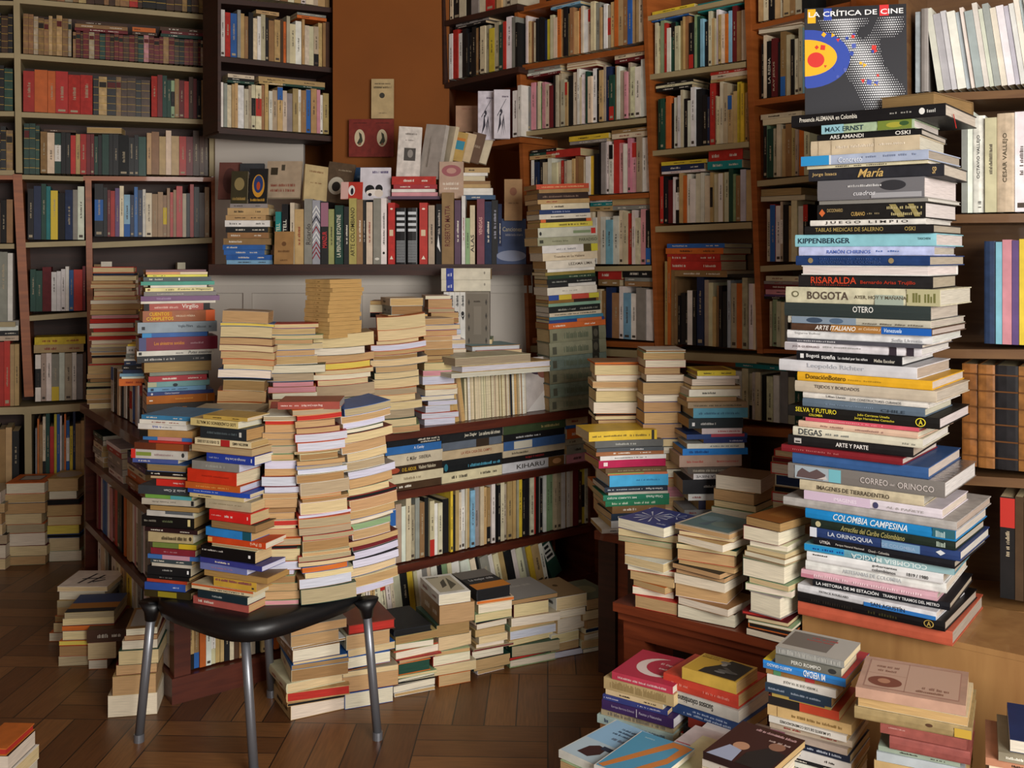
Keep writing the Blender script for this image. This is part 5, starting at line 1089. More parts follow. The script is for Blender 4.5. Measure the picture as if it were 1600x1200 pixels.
UC3 = [(636, 1075, 1168, '988468', dict(s=[('M', .1, .9, .3, .6, '504838')])), (648, 1084, 1169, '5898b0', dict(s=[('M', .1, .85, .35, .6, '38607c')])), (660, 1076, 1161, '222c30', dict(s=[('M', .22, .5, .35, .6, 'c0c0bc'), ('R', .06, .25, .11, .6, 'd8d8d8')])), (667, 1097, 1160, 'dccccc', dict(s=[('M', .4, .95, .3, .6, 'b04848')])), (673, 1073, 1169, '2c4478', dict(s=[('R', .4, .4, .95, 1, 'b04858')])), (678, 1100, 1168, '2c386c', dict(s=[('M', .6, .9, .3, .7, 'b0b0c8')])), (684, 1074, 1163, 'd8d8cc', dict(s=[('M', .4, .9, .3, .6, '60707c')])),
 (692, 1067, 1169, '2078c8', dict(s=[('M', .1, .4, .3, .7, '103c78')])), (706, 1062, 1160, 'a88c7c', dict(s=[('M', .12, .4, .35, .55, 'a85048'), ('M', .6, .95, .35, .55, 'a85048')])), (714, 1075, 1155, '504840', dict(s=[('M', .1, .9, .3, .7, 'a09888')])), (721, 1084, 1164, 'dcd8d8', dict(s=[('T', 'DIOSES DE LA NIEVE', .05, .95, .25, .7, '585858', 0, 1)])), (738, 1067, 1176, '1a1a1e', dict(s=[('M', .3, .75, .45, .62, '908c88'), ('R', .91, .4, .95, .75, 'e8e8e8')])), (746, 1076, 1130, 'd0d0cc'), (757, 1092, 1130, 'b07c34', dict(s=[('R', 0, 0, .3, 1, '28283c')])), (764, 1070, 1130, '8c8c8c'), (772, 1066, 1130, '20242c'), (790, 1070, 1130, '68604c')]
stack('the inner coloured cupboard pile', 1066, ZB+.0, 5, 629, UC3, Y=3.52, D=.16, fill=1, jrot=3)
z3 = EYE-(629-HOR)/F*3.56+.002
tstack('the pale pile capping the inner coloured one', 1086, 0, z3, 4, 579, 'sY9 sw5 fw12 fc6 sw12 ft9', 1092, 1152, 1070, 1156, Y=3.56, j=5, D=.14)
BOOKS[-6]['t'] = [('R', .1, .1, .9, .9, '8c6424')]

# ------------------------------------------------------------------ pale piles on the bench
BP = math.degrees(AB)
STAR = [('P', [(.4+.02*math.cos(a)*1, .45+.02*math.sin(a)), (.4+.3*math.cos(a+.08), .45+.34*math.sin(a+.08)), (.4+.32*math.cos(a), .45+.38*math.sin(a)), (.4+.28*math.cos(a-.05), .45+.3*math.sin(a-.05))], 'c8d0e0') for a in [k*.58 for k in range(11)]]+[('P', [(.7+.01, .7), (.7+.2*math.cos(a), .7+.2*math.sin(a)), (.7+.2*math.cos(a+.16), .7+.2*math.sin(a+.16))], 'b0bcd8') for a in [k*.9 for k in range(7)]]+[('M', .75, .95, .1, .16, 'c0c8e0')]
n0 = len(BOOKS)
tstack('the bench pile under the blue starfish cover', 985, 0, .381, BP+3, 812, 'fw18 fc14 fg9 ft22 fc16 fw10 fx15 ft12 fw14 ft22', 963, 1050, 990, 1050, Y=3.19, j=10, D=.15, jrot=12)
BOOKS[n0]['t'] = STAR; BOOKS[n0]['col'] = hexc('24387c'); BOOKS[n0]['D'] = .19; BOOKS[n0]['cn'] = 'blue starfish covered'; BOOKS[n0]['kind'] = 'paperback_book'
n0 = len(BOOKS)
tstack('the bench pile under the teal painting cover', 1056, 0, .381, BP+1, 818, 'ft10 fc8 fw14 fk2 fc10 ft20 ft7 ft10 ft9 fw18 ft24 fw14 fw24', 1056, 1140, 1056, 1136, Y=3.09, j=10, D=.16, jrot=11)
BOOKS[n0]['t'] = [('R', .05, .05, .95, .95, '5c7474'), ('D', .3, .6, .2, .15, '6c8488'), ('D', .65, .4, .22, .15, '708078'), ('P', [(.3, .2), (.45, .2), (.42, .6)], '54646c')]; BOOKS[n0]['D'] = .2; BOOKS[n0]['cn'] = 'teal painted'
n0 = len(BOOKS)
tstack('the white-edged bench pile nearest the tower', 1166, 0, .381, BP-2, 806, 'ab15 aw24 fw10 fc8 aw9 fg5 aw30 ac10 aw12 fW36 aR6 ac7 fw5 aK9 fw12', 1166, 1228, 1166, 1226, Y=2.95, j=11, D=.16, jrot=10)
BOOKS[n0]['t'] = [('R', 0, 0, 1, 1, '8a5424'), ('R', .3, .3, .8, .8, '94602c')]; BOOKS[n0]['D'] = .19
n0 = len(BOOKS)
tstack('the second row bench pile with a brown cover', 1110, 0, ZB+.001, BP+2, 740, 'fw20 ft17 ac10 aw9 ac14 ft20 fc16', 1118, 1184, 1106, 1180, Y=3.42, j=5, D=.15, jrot=5)
BOOKS[n0]['t'] = [('R', 0, 0, 1, 1, '74583c')]; BOOKS[n0+1]['t'] = [('R', 0, 0, 1, 1, 'b0804c')]
n0 = len(BOOKS)
tstack('the booklet pile beside the art tower', 1200, 0, ZB+.001, BP, 700, 'aC8 aM6 aW12 aN12 aK7 aW10 fc12 fc10 ft18 fb24', 1208, 1262, 1206, 1262, Y=3.25, j=6, D=.14, jrot=5)

# ------------------------------------------------------------------ the plywood box and the tower of art books
TA = math.radians(-36.5); RC = Vector((1.129, 2.63, 0)); ZX = .463
TEe = Vector((math.cos(TA), math.sin(TA), 0)); TN = Vector((-math.sin(TA), math.cos(TA), 0))
def big_box():
    o = RC-TEe*.415+TN*.055; r = empty('display_box', Matrix.Translation(o)); tag(r, 'honey brown veneered box carrying the tower of art books', 'box')
    def bb(u0, u1, n0, n1, z0, z1, nm):
        m = MB(); q = [TEe*u0+TN*n0, TEe*u1+TN*n0, TEe*u1+TN*n1, TEe*u0+TN*n1]
        m.hexa([Vector((p.x, p.y, z0)) for p in q]+[Vector((p.x, p.y, z1)) for p in q], mat='plywood'); m.build(nm, r)
    bb(0, 1.05, 0, .34, ZX-.016, ZX, 'top_panel'); bb(0, 1.05, 0, .016, 0, ZX-.0165, 'front_panel'); bb(0, .016, .0165, .30, 0, ZX-.0165, 'side_panel'); bb(1.034, 1.05, .0165, .30, 0, ZX-.0165, 'side_panel')
big_box()
ot = RC-TEe*.415
def s_(*a): return dict(s=list(a))
LOGO = lambda u, c: [('D', u, .5, .032, .38, c), ('D', u, .5, .026, .31, '14120f'), ('T', 'A', u-.012, u+.014, .28, .74, c)]
TW = [
 (199, 1237, 1478, '151416', dict(D=.335, s=[('T', 'Presencia ALEMANA en Colombia', .06, .45, .36, .74, 'd8d4c8'), ('M', .66, .8, .45, .6, '8c8a84'), ('D', .86, .5, .018, .26, 'd8d8d4'), ('M', .89, .96, .35, .65, 'a8a8a4')])),
 (213, 1284, 1428, 'a8bc9c', s_(('R', .62, 0, .98, 1, '6c7c34'), ('D', .8, .5, .09, .3, '9c9838'), ('D', .9, .6, .05, .25, '34502c'), ('R', 0, 0, .25, 1, '8cb8c4'), ('T', 'MAX ERNST', .04, .47, .2, .76, '28404c'))),
 (223, 1276, 1438, '151415', s_(('T', 'ARS AMANDI', .13, .46, .2, .8, 'e0dcd4'), ('T', 'OSKI', .76, .9, .22, .82, 'e0dcd4'))),
 (246, 1268, 1437, 'c4b498', s_(('M', .25, .6, .4, .6, 'dcd0bc'), ('M', .65, .88, .45, .6, 'dcd0bc'), ('R', .075, 0, .079, 1, '8c7c64'), ('R', .2, 0, .204, 1, '8c7c64'), ('R', .6, 0, .604, 1, '8c7c64'))),
 (261, 1253, 1453, 'a8b4cc', s_(('R', 0, 0, .235, 1, '3090cc'), ('R', .235, .0, .25, 1, 'd8dce0'), ('T', 'Concreto', .31, .5, .15, .72, 'd4dce8'), ('M', .5, .92, .5, .72, '7c88a4'))),
 (266, 1260, 1450, 'd0c8a8', s_(('M', .25, .7, .3, .7, '504838'))),
 (285, 1263, 1473, '24242a', dict(D=.3, s=[('T', 'Jorge Isaacs', .03, .22, .34, .68, 'b89c68'), ('T', 'María', .38, .57, .16, .84, 'c0a060', .35), ('T', 'SP', .92, .95, .2, .75, 'b89c68')])),
 (316, 1278, 1446, '6c6c70', dict(cmat='wrap', s=[('M', .3, .62, .62, .74, 'c8c8c8'), ('T', 'cuadros', .35, .56, .2, .42, 'c8c8cc', .3), ('R', .52, .05, .98, .3, '98989c'), ('D', .72, .65, .12, .25, '303034')])),
 (322, 1279, 1451, '84827c', dict(cmat='wrap')),
 (346, 1277, 1447, '1a1817', s_(('P', [(.02, .45), (.05, .72), (.08, .45), (.05, .2)], 'c86838'), ('T', 'DICCIONARIO', .1, .25, .5, .72, 'a89060'), ('T', 'CUBANO', .33, .46, .22, .48, 'b89858'), ('M', .48, .6, .3, .42, '807458'), ('P', [(.68, .9), (.74, .9), (.82, .1), (.76, .1)], '8c8050'), ('P', [(.85, .9), (.9, .9), (.96, .1), (.91, .1)], '8c8050'), ('M', .7, .98, .2, .4, 'a89c70'), ('M', .66, .98, .6, .8, 'a89c70'))),
 (355, 1267, 1446, 'dcd8d0', s_(('T', 'J U E G O   L I M P I O', .14, .86, .2, .8, '302c2c'))),
 (368, 1258, 1460, '1a1818', s_(('T', 'TABLAS MEDICAS DE SALERNO', .09, .63, .3, .78, '9c8850'), ('T', 'OSKI', .79, .87, .3, .78, '9c8850'))),
 (387, 1242, 1462, '88c0cc', dict(h=1, D=.3, s=[('T', 'KIPPENBERGER', .025, .41, .26, .7, '1c2c3c'), ('T', 'TASCHEN', .88, .965, .5, .68, '38545c')])),
 (401, 1249, 1458, 'b4bce0', s_(('T', 'RAMÓN CHIRINOS', .22, .55, .22, .72, '5068b0'), ('M', .59, .78, .4, .6, '5068a0'))),
 (416, 1244, 1455, '1e3868', s_(('D', .12, .5, .02, .28, '8c7c5c'), ('D', .73, .5, .02, .28, '8c7c5c'), ('T', 'COLONIAL DE COLOMBIA', .19, .66, .2, .5, '384c78'), ('M', .19, .66, .62, .78, '384c78'))),
 (431, 1253, 1452, 'ccc8c0', dict(m='F', cv='d0d0cc', D=.26)),
 (450, 1247, 1456, '1c1a1b', s_(('T', 'RISARALDA', .1, .45, .3, .86, 'c04024'), ('T', 'Bernardo Arias Trujillo', .48, .88, .24, .6, 'a0301c'), ('M', .1, .42, .14, .24, '80281c'))),
 (475, 1227, 1470, 'c8c4a8', dict(D=.31, s=[('R', .6, 0, .78, .6, '94a094'), ('R', .8, 0, 1, 1, 'a8a480'), ('M', .8, .98, .2, .8, '68683c'), ('T', 'BOGOTA', .155, .43, .24, .74, '50443c'), ('T', 'AYER, HOY Y MAÑANA', .47, .8, .3, .6, '585040'), ('D', .07, .55, .025, .2, '6c6850'), ('D', .07, .55, .016, .12, 'c8c4a8')])),
 (496, 1225, 1456, '2c3838', dict(cmat='wrap', s=[('T', 'OTERO', .49, .63, .42, .86, 'd8d8d4')])),
 (507, 1231, 1456, 'b8b4a4', s_(('R', .03, 0, .5, 1, '7c8c9c'), ('D', .2, .5, .06, .4, '3c4c60'), ('D', .36, .5, .05, .4, '50647c'), ('M', .55, .96, .2, .45, '70685c'))),
 (518, 1238, 1459, '503828', s_(('R', .3, 0, .66, 1, 'a07038'), ('R', .66, 0, 1, 1, '1c58a8'), ('T', 'ARTE ITALIANO', .18, .48, .2, .85, 'e8e4dc', .3), ('T', 'en Colombia y', .5, .66, .3, .8, 'd8c0a0', .3), ('T', 'Venezuela', .68, .8, .25, .8, 'c0d4e8', .3))),
 (531, 1230, 1456, 'dcdcdc', s_(('T', 'Seguros Bolívar', .06, .25, .45, .82, 'a8a8a8'), ('T', 'Sofía Urrutia', .74, .94, .12, .5, 'a8a8ac'))),
 (537, 1230, 1443, '4c4c54', s_(('M', .08, .38, .3, .7, 'b0b0b4'))),
 (550, 1227, 1439, 'd4d0d4', s_(('R', .0, .1, .1, .9, 'a8a4a8'), ('T', 'JESÚS GUERRERO', .06, .27, .32, .7, '6c5c60'), ('M', .3, .6, .5, .7, '9c9c9c'), ('R', .78, 0, .83, 1, '302830'), ('R', .9, 0, .95, 1, '302830'))),
 (565, 1245, 1410, '18181c', s_(('R', .04, .25, .075, .72, 'd8d8d8'), ('T', 'Bogotá', .1, .23, .25, .74, 'e0e0e0'), ('T', 'sueña', .25, .385, .28, .72, 'e0e0e0'), ('T', 'La ciudad por los niños', .41, .69, .25, .6, 'd8d8d8'), ('T', 'Melba Escobar', .75, .94, .25, .58, 'c0bcb0'))),
 (583, 1217, 1434, 'ccccd0', dict(D=.31, h=1, s=[('T', 'Leopoldo Richter', .22, .64, .3, .78, 'a4a8b0')])),
 (597, 1247, 1458, 'dca828', s_(('T', 'DonaciónBotero', .07, .38, .3, .82, '503c14'), ('M', .4, .65, .4, .56, 'a88428'))),
 (614, 1243, 1466, 'c0b4a0', dict(D=.31, s=[('T', 'TEJIDOS Y BORDADOS', .15, .48, .36, .74, '58504c')])),
 (624, 1254, 1451, 'd8d4cc', s_(('T', 'Lillian Llanes', .2, .36, .35, .72, '606060'), ('T', 'LOS CONSTRUCTORES CUBANOS', .4, .8, .2, .6, '707070'))),
 (637, 1254, 1446, '5c6c7c', s_(('T', 'CHILE', .66, .85, .15, .5, '303c48'), ('M', .2, .62, .42, .6, '74869a'))),
 (654, 1231, 1468, '151311', dict(D=.32, s=[('T', 'SELVA Y FUTURO', .055, .34, .48, .9, 'd8c838'), ('T', 'COLOMBIA', .15, .245, .14, .36, 'd8c838'), ('T', 'Julio Carrizosa Umaña', .48, .69, .52, .78, 'c8b838'), ('T', 'Jorge Hernández Camacho', .46, .72, .2, .46, 'c8b838')]+LOGO(.885, 'd8c838'))),
 (660, 1258, 1435, 'c85464', s_(('M', .2, .7, .3, .7, 'e08890'))),
 (670, 1247, 1435, 'd8b8a0', s_(('M', .2, .4, .3, .6, 'a07c70'), ('M', .5, .75, .3, .6, 'a07c70'))),
 (684, 1239, 1441, 'd0ccb8', s_(('T', 'DEGAS', .05, .24, .16, .86, '3c4044'), ('M', .27, .46, .35, .6, '787c78'), ('M', .86, .96, .25, .45, '8c8c80'))),
 (700, 1231, 1425, '171516', s_(('R', .055, .25, .115, .75, 'b0aca8'), ('R', .065, .35, .105, .48, '171516'), ('T', 'ARTE Y PARTE', .4, .66, .3, .7, 'e0dcd8'))),
 (711, 1222, 1412, '7c2028', s_(('M', .1, .5, .4, .65, 'a85c5c'))),
 (728, 1238, 1450, '34588c', dict(D=.35, s=[])),
 (752, 1232, 1477, '74706c', dict(cmat='wrap', D=.34, s=[('R', .05, .08, .36, .92, '9ca8b0'), ('P', [(.06, .15), (.24, .12), (.26, .5), (.2, .8), (.15, .55), (.1, .78), (.07, .5)], '5c4c4c'), ('P', [(.2, .15), (.27, .2), (.26, .4)], 'c0b8b4'), ('R', .28, .08, .36, .92, '70b0bc'), ('T', 'CORREO', .485, .66, .3, .68, 'b8b0ac'), ('T', 'del', .67, .7, .36, .5, 'b8b0ac'), ('T', 'ORINOCO', .72, .94, .28, .66, 'b8b0ac')])),
 (768, 1250, 1444, 'c0b498', s_(('T', 'IMAGENES DE TIERRADENTRO', .15, .74, .24, .66, '4c4438'))),
 (782, 1257, 1473, 'd8d0d8', s_(('R', 0, 0, .5, 1, 'c8b4c8'), ('T', 'IMAGENES', .23, .4, .25, .65, 'e4d8e4'), ('D', .54, .45, .02, .35, '404060'), ('T', 'AL & PAÑETE', .62, .88, .3, .62, 'a8a4a4'))),
 (795, 1225, 1497, 'a8a4a0', dict(D=.36, h=1, s=[])),
 (811, 1259, 1495, '1c80c0', s_(('R', .86, .2, 1, 1, '2c5c68'), ('T', 'COLOMBIA CAMPESINA', .2, .7, .22, .84, 'd8e4ec', .3), ('M', .88, .94, .2, .8, 'a8c0c0'))),
 (824, 1268, 1495, '1c2820', s_(('D', .055, .5, .02, .35, 'b8b088'), ('T', 'Arrecifes del Caribe Colombiano', .22, .67, .15, .78, 'a09860', .35), ('M', .88, .94, .2, .8, 'a8b8a8'))),
 (839, 1266, 1502, '283c6c', s_(('R', 0, 0, .05, 1, 'd0d4dc'), ('R', .5, .1, .75, .9, '6c90b0'), ('T', 'LA ORINOQUIA', .13, .44, .26, .76, 'c8d0dc'), ('T', 'DE COLOMBIA', .5, .72, .26, .62, '90a8c4'), ('P', [(.85, .6), (.88, .85), (.91, .6), (.88, .3)], 'c8ccd0'))),
 (851, 1271, 1493, '14141a', s_(('T', 'UTRÍA', .05, .13, .3, .78, 'd8d4d0'), ('T', 'Parque Natural Nacional', .17, .38, .28, .62, 'b8b4ac'), ('T', 'Chocó - Colombia', .41, .56, .28, .6, 'b8b4ac'))),
 (863, 1258, 1490, '6ca0b0', s_(('R', 0, .2, .28, 1, '2488c0'), ('R', .5, 0, 1, 1, '88a8ac'), ('M', .06, .28, .4, .7, '183c80'), ('T', 'COLOMBIA MAGICA', .33, .83, .1, .7, 'd0dcdc', 0, 1))),
 (878, 1261, 1473, 'dcdcdc', s_(('M', .05, .17, .7, .85, '404040'), ('T', 'gobernantes', .5, .68, .5, .82, '383838'), ('T', 'colombianos', .5, .67, .1, .42, '383838'), ('T', '1819 / 1980', .75, .9, .2, .55, '383838'))),
 (893, 1258, 1476, 'd8d8d4', s_(('T', 'ARTESANIAS DE COLOMBIA', .28, .7, .3, .7, 'b0b4b8'),)),
 (905, 1252, 1463, 'd0a4b0', s_(('M', .1, .9, .35, .7, 'e4c4cc'), ('R', 0, 0, .1, .5, 'b87888'))),
 (917, 1269, 1482, '15161c', s_(('T', 'LA HISTORIA DE MI ESTACIÓN', .03, .5, .3, .8, 'e0e0e0'), ('T', 'TRAMAS Y TRAMOS DEL METRO', .53, .93, .3, .68, 'c8c8c8'))),
 (929, 1247, 1465, 'd0d0d4', s_(('R', .5, 0, 1, .5, '2c6cb0'), ('T', 'PATRICK ROUILLARD', .17, .39, .45, .72, '404040'), ('T', 'SAN AGUSTÍN', .55, .79, .16, .8, '20201f'))),
 (944, 1247, 1478, '131112', dict(D=.33, s=[('M', .5, .7, .3, .6, '34301c'), ('M', .1, .4, .3, .6, '24201c')]+LOGO(.9, 'b0944c'))),
 (966, 1246, 1487, 'b85840', dict(D=.36, h=1, s=[]))]
# left-edge pixel rows are read at the tower's near-left corner
stack('the tower of art books', 1247, ZX, -36.5, 180, TW, Y=2.877, kind='art_book', fill=1, jrot=2.2, group='art books stacked in one tall tower')
# each art book is deep: page edges show on its right side
n_t = len(TW)
for b in BOOKS[-n_t:]:
    if b['D'] < .29: b['D'] = R.uniform(.26, .33)
    b['wt'] = 3
    b['pg'] = jit(hexc(R.choice(['b8b0a4', 'c4bcae', 'a89c8c', 'ccc8c4'])), .08)
zt = EYE-(180-HOR)/F*2.877
_pb = BOOKS[-n_t]; _rm = MB()
_rm.hexa([(_pb['L']+.001, .10, -.022), (_pb['L']+.002, .10, -.022), (_pb['L']+.002, .106, -.022), (_pb['L']+.001, .106, -.022), (_pb['L']+.001, .07, .012), (_pb['L']+.002, .07, .012), (_pb['L']+.002, .076, .012), (_pb['L']+.001, .076, .012)], hexc('b82420'), 'cloth')
_pb['extra'] = ('ribbon_marker', _rm)
def ontower(px, Y, dz, yaw, L, D, T, col, mode, **k):
    o = at(px, 400, Y); o.z = zt+dz
    BOOKS.append(dict(kind=k.pop('kind', 'art_book'), L=L, D=D, T=T, mode=mode, col=colr(col), pg=colr(k.pop('pg', '8c6c48')), M=frame(o, math.radians(yaw)), s=k.get('s'), t=k.get('t'), lbl=k.get('lbl'), ord='', phrase='', group=None, wt=3))
ontower(1376, 2.86, .0012, -45, .15, .27, .045, '7c6444', 'F', pg='8c7048', lbl='thick brown cloth book lying on top of the art book tower', s=[], kind='hardcover_book')
def critica():
    """large glossy magazine cover standing on top of the tower"""
    x0, x1, y0, y1 = 1258, 1418, 4, 176
    sh = [('R', 0, 0, 1, .9, '26262b'), ('R', 0, .9, 1, 1, '1a1a1f')]
    rr = random.Random(5)
    sh.append(('P', [(0, .28)]+[(.02+.43*math.cos(a), .53+.27*math.sin(a)) for a in [(-math.pi/2)+math.pi*k/18 for k in range(19)]]+[(0, .8)], '2c449c'))
    sh.append(('P', [(0, .38)]+[(.0+.32*math.cos(a), .54+.17*math.sin(a)) for a in [(-math.pi/2)+math.pi*k/18 for k in range(19)]]+[(0, .70)], 'e0a81c'))
    sh.append(('D', .11, .52, .085, .07, 'c83028'))
    sh += [('R', .03, .86, .11, .99, 'e0a818'), ('R', .19, .88, .27, .99, '2c449c'), ('R', .74, .9, .83, 1, 'c82c30')]
    for k in range(26):
        u, v = rr.uniform(.1, .72), rr.uniform(.28, .76); s = rr.uniform(.015, .032); a = rr.uniform(0, 6)
        nn = rr.choice([3, 4, 4]); c = rr.choice(['c83028', 'e0a81c', '2c449c', 'c83028', '4858a8'])
        sh.append(('P', [(u+s*math.cos(a+2*math.pi*j/nn), v+s*math.sin(a+2*math.pi*j/nn)) for j in range(nn)], c))
    sh.append(('T', 'LA CRÍTICA DE CINE', .04, .97, .915, .975, 'e4e4e4'))
    o = at(x0, y1, 2.93); o.z = zt+.0015
    Mw, W_, H = display('art_book', (x0, x1, y0, y1), 2.93, .012, '2c2c32', sh, 'glossy black film criticism cover with a blue and yellow sun on the tower', yaw=-12, lean=4, z=zt+.0015, cmat='cover')
    dm = MB(); n = 46
    for i in range(n):
        for j in range(n):
            u = (i+.5+(j % 2)*.5)/n; v = (j+.5)/n
            if v > .885 or u > .985: continue
            # soft diagonal light falling over a cheek and brow
            b = math.exp(-((u-.62+.55*(v-.45))**2)/.03)*.95+math.exp(-((u-.85)**2+(v-.82)**2)/.01)*.7-math.exp(-((u-.55)**2+(v-.74)**2)/.006)*.8-math.exp(-((u-.9)**2+(v-.5)**2)/.02)*.5
            if (u-.0)**2/.2+(v-.53)**2/.075 < 1 or b < .12: continue
            r_ = min(1, b)**.5*.0115
            dm.add([(u*W_+r_*W_*math.cos(t*math.pi/3), v*H+r_*W_*math.sin(t*math.pi/3), .012+.00046) for t in range(6)], [tuple(range(6))], hexc('c4c6ca'), 'ink')
    BOOKS[-1]['extra'] = ('halftone_dots', dm)
critica()

# ------------------------------------------------------------------ near piles in the lower right, standing on the floor
def near(phrase, px, py, z, Y, yaw, rows, **k):
    """py = pixel row of the top of the pile at its near-left corner"""
    return stack(phrase, px, 0.001, yaw, py, rows, Y=Y, jrot=k.pop('jrot', 1.5), **k)
def fill_down(rows, Y, tl, x0, x1):
    yb = HOR+(EYE-.001)*F/Y; return rows+toks(rows[-1][0], yb, tl, x0, x1, j=4)
FILL = 'fw22 sc20 st18 fw24 sk14 fc26 sg20 st18 fw22 sc24 fb24'
P1 = fill_down([(1058, 955, 1050, 'b83c50', dict(D=.19, s=[('M', .1, .9, .3, .6, 'e0b8b8')], t=[('R', 0, 0, 1, 1, 'ac3048'), ('D', .55, .5, .36, .34, 'd8c8c4'), ('D', .66, .55, .33, .3, 'ac3048'), ('T', 'El España', .5, .8, .6, .68, 'e0c8c8'), ('M', .55, .95, .45, .5, 'e0c8c8')])), (1076, 942, 1052, 'b49c70', dict(s=[('M', .08, .9, .2, .9, '9c8458')])), (1084, 945, 1035, 'd0b890'), (1092, 942, 1042, '38407c', dict(s=[('M', .02, .25, .4, .7, 'b8b8d0'), ('M', .55, .9, .4, .7, 'b8b8d0')])), (1107, 941, 1053, '402c5c', dict(pg='d8d4d8', s=[('T', 'Europa Barroca Eclesial', .14, .46, .4, .7, 'a89cb8'), ('T', 'Fiestas y Naturales', .53, .84, .4, .75, 'b8b0c8'), ('R', .49, .1, .5, .95, 'c8c0d0')])), (1117, 939, 1050, 'b4a484', dict(s=[('M', .1, .9, .2, .8, '7c7468')])), (1130, 934, 1052, 'b4ccc8', dict(s=[('M', .1, .3, .3, .8, '38486c'), ('M', .35, .9, .35, .7, '5c788c')])), (1146, 938, 1040, '986c44')], 2.85, FILL, 936, 1042)
near('the near pile under the pink moon cover', 942, 1046, 0, 2.85, -34, P1, D=.15)
P2 = fill_down([(1052, 1066, 1150, 'c8a448', dict(D=.125, s=[], t=[('R', .03, .03, .97, .97, 'b89434'), ('P', [(.28, .04), (.96, .04), (.96, .9), (.55, .96), (.45, .6), (.3, .3)], '1c1a1c'), ('D', .5, .78, .09, .07, '70706c'), ('D', .52, .66, .05, .08, '8c8c88'), ('D', .7, .36, .18, .07, '585858'), ('D', .6, .25, .1, .05, '6c6c6c'), ('P', [(.55, .5), (.8, .3), (.84, .36), (.6, .56)], '4c4c4c'), ('T', 'QUINIENTOS', .05, .5, .88, .95, '58440c'), ('T', 'SONETOS', .05, .36, .78, .85, '58440c')])), (1074, 1036, 1152, 'bc4030', dict(h=1, D=.17, s=[('M', .1, .35, .4, .6, 'd88070'), ('M', .55, .9, .4, .6, 'd88070')])),
  (1092, 1042, 1155, 'b8b4ac', dict(D=.17, s=[('R', .01, .2, .08, .8, 'd8d8d4'), ('T', 'Sucesos colombianos', .14, .66, .25, .8, '1c1c1c', 0, 1)])), (1109, 1050, 1160, '2c4474', dict(D=.17, s=[('M', .15, .85, .2, .4, 'a8b8d4'), ('M', .3, .8, .55, .72, 'a8b8d4')])), (1124, 1075, 1158, '7c2c24', dict(s=[('M', .3, .9, .3, .6, 'a86858')])), (1136, 1068, 1170, '1c1a1c', dict(s=[('T', 'HISTORIA DE LA GUERRA', .28, .8, .3, .75, 'd8d8d8')]))], 2.78, FILL, 1062, 1160)
near('the near pile under the yellow framed photo cover', 1040, 1034, 0, 2.78, -40, P2, D=.15)
P3 = fill_down([(1019, 1211, 1318, '8c8c88', dict(D=.14, s=[('M', .05, .95, .2, .9, 'b0b0aa')], t=[('R', 0, 0, 1, 1, 'a8a49c'), ('R', .04, .18, .7, .9, '6c645c'), ('M', .35, .75, .72, .8, 'a83c34'), ('M', .3, .7, .6, .66, 'a83c34')])), (1032, 1212, 1315, '686860', dict(D=.13, s=[('T', 'PERO ROMPIO', .25, .7, .3, .75, 'd4d4cc'), ('D', .87, .5, .06, .3, '303030')])),
  (1045, 1192, 1322, '3478bc', dict(D=.19, s=[('R', 0, .6, 1, 1, '2c80cc'), ('T', 'MI VERDAD', .5, .76, .15, .9, 'e8eef4', 0, 1), ('T', 'ALBERTO GIRALDO', .05, .36, .35, .7, 'd0dce8', 0, 1)], t=[('R', .0, .0, .1, 1, 'd0b828'), ('R', .12, 0, .6, .8, '30282c'), ('R', .62, 0, 1, 1, 'a83434'), ('R', .62, 0, .8, .3, '283c74')])), (1053, 1196, 1316, '8a6438', dict(D=.19, s=[('R', .1, 0, .2, 1, '4c7c58'), ('R', .52, 0, .64, 1, '9c3030')])),
  (1066, 1198, 1306, 'd8d4cc', dict(s=[('T', 'Y MARÍA QUE SE VA AQUÍ', .25, .75, .25, .7, '707068', 0, 1)])), (1080, 1196, 1300, '283848', dict(s=[('M', .05, .3, .35, .6, '8c98a8'), ('M', .4, .85, .35, .6, '8c98a8')])), (1086, 1206, 1298, 'a8904c', dict(s=[('R', .3, .3, .9, 1, '2c3850')])), (1100, 1200, 1310, 'b8442c', dict(s=[('R', 0, 0, .45, 1, '24201f')])), (1116, 1199, 1330, 'c4a470', dict(D=.18, s=[('M', .3, .9, .3, .6, '84683c'), ('R', .12, 0, .125, 1, '705430')], t=[('D', .8, .4, .03, .03, '8a7454')])),
  (1126, 1202, 1324, 'd0ccc4', dict(s=[('T', 'LA MUERTE DE LOS COMENDADORES', .15, .8, .3, .75, '38342e', 0, 1)])), (1136, 1202, 1330, 'b0a08c'), (1146, 1204, 1325, 'a8988c', dict(s=[('R', 0, 0, .2, 1, '7c4c5c')])), (1158, 1200, 1328, '1c2438', dict(s=[('M', .2, .9, .3, .6, 'b0b8c8')])), (1172, 1205, 1330, 'ccc8c4')], 2.52, 'sk8 sw20 fw22 sc20 st18 fw24 sk14 fc26 sg20 st18 fw22', 1204, 1328)
near('the tall near pile beside the box', 1200, 1008, 0, 2.52, -34, P3, D=.16)
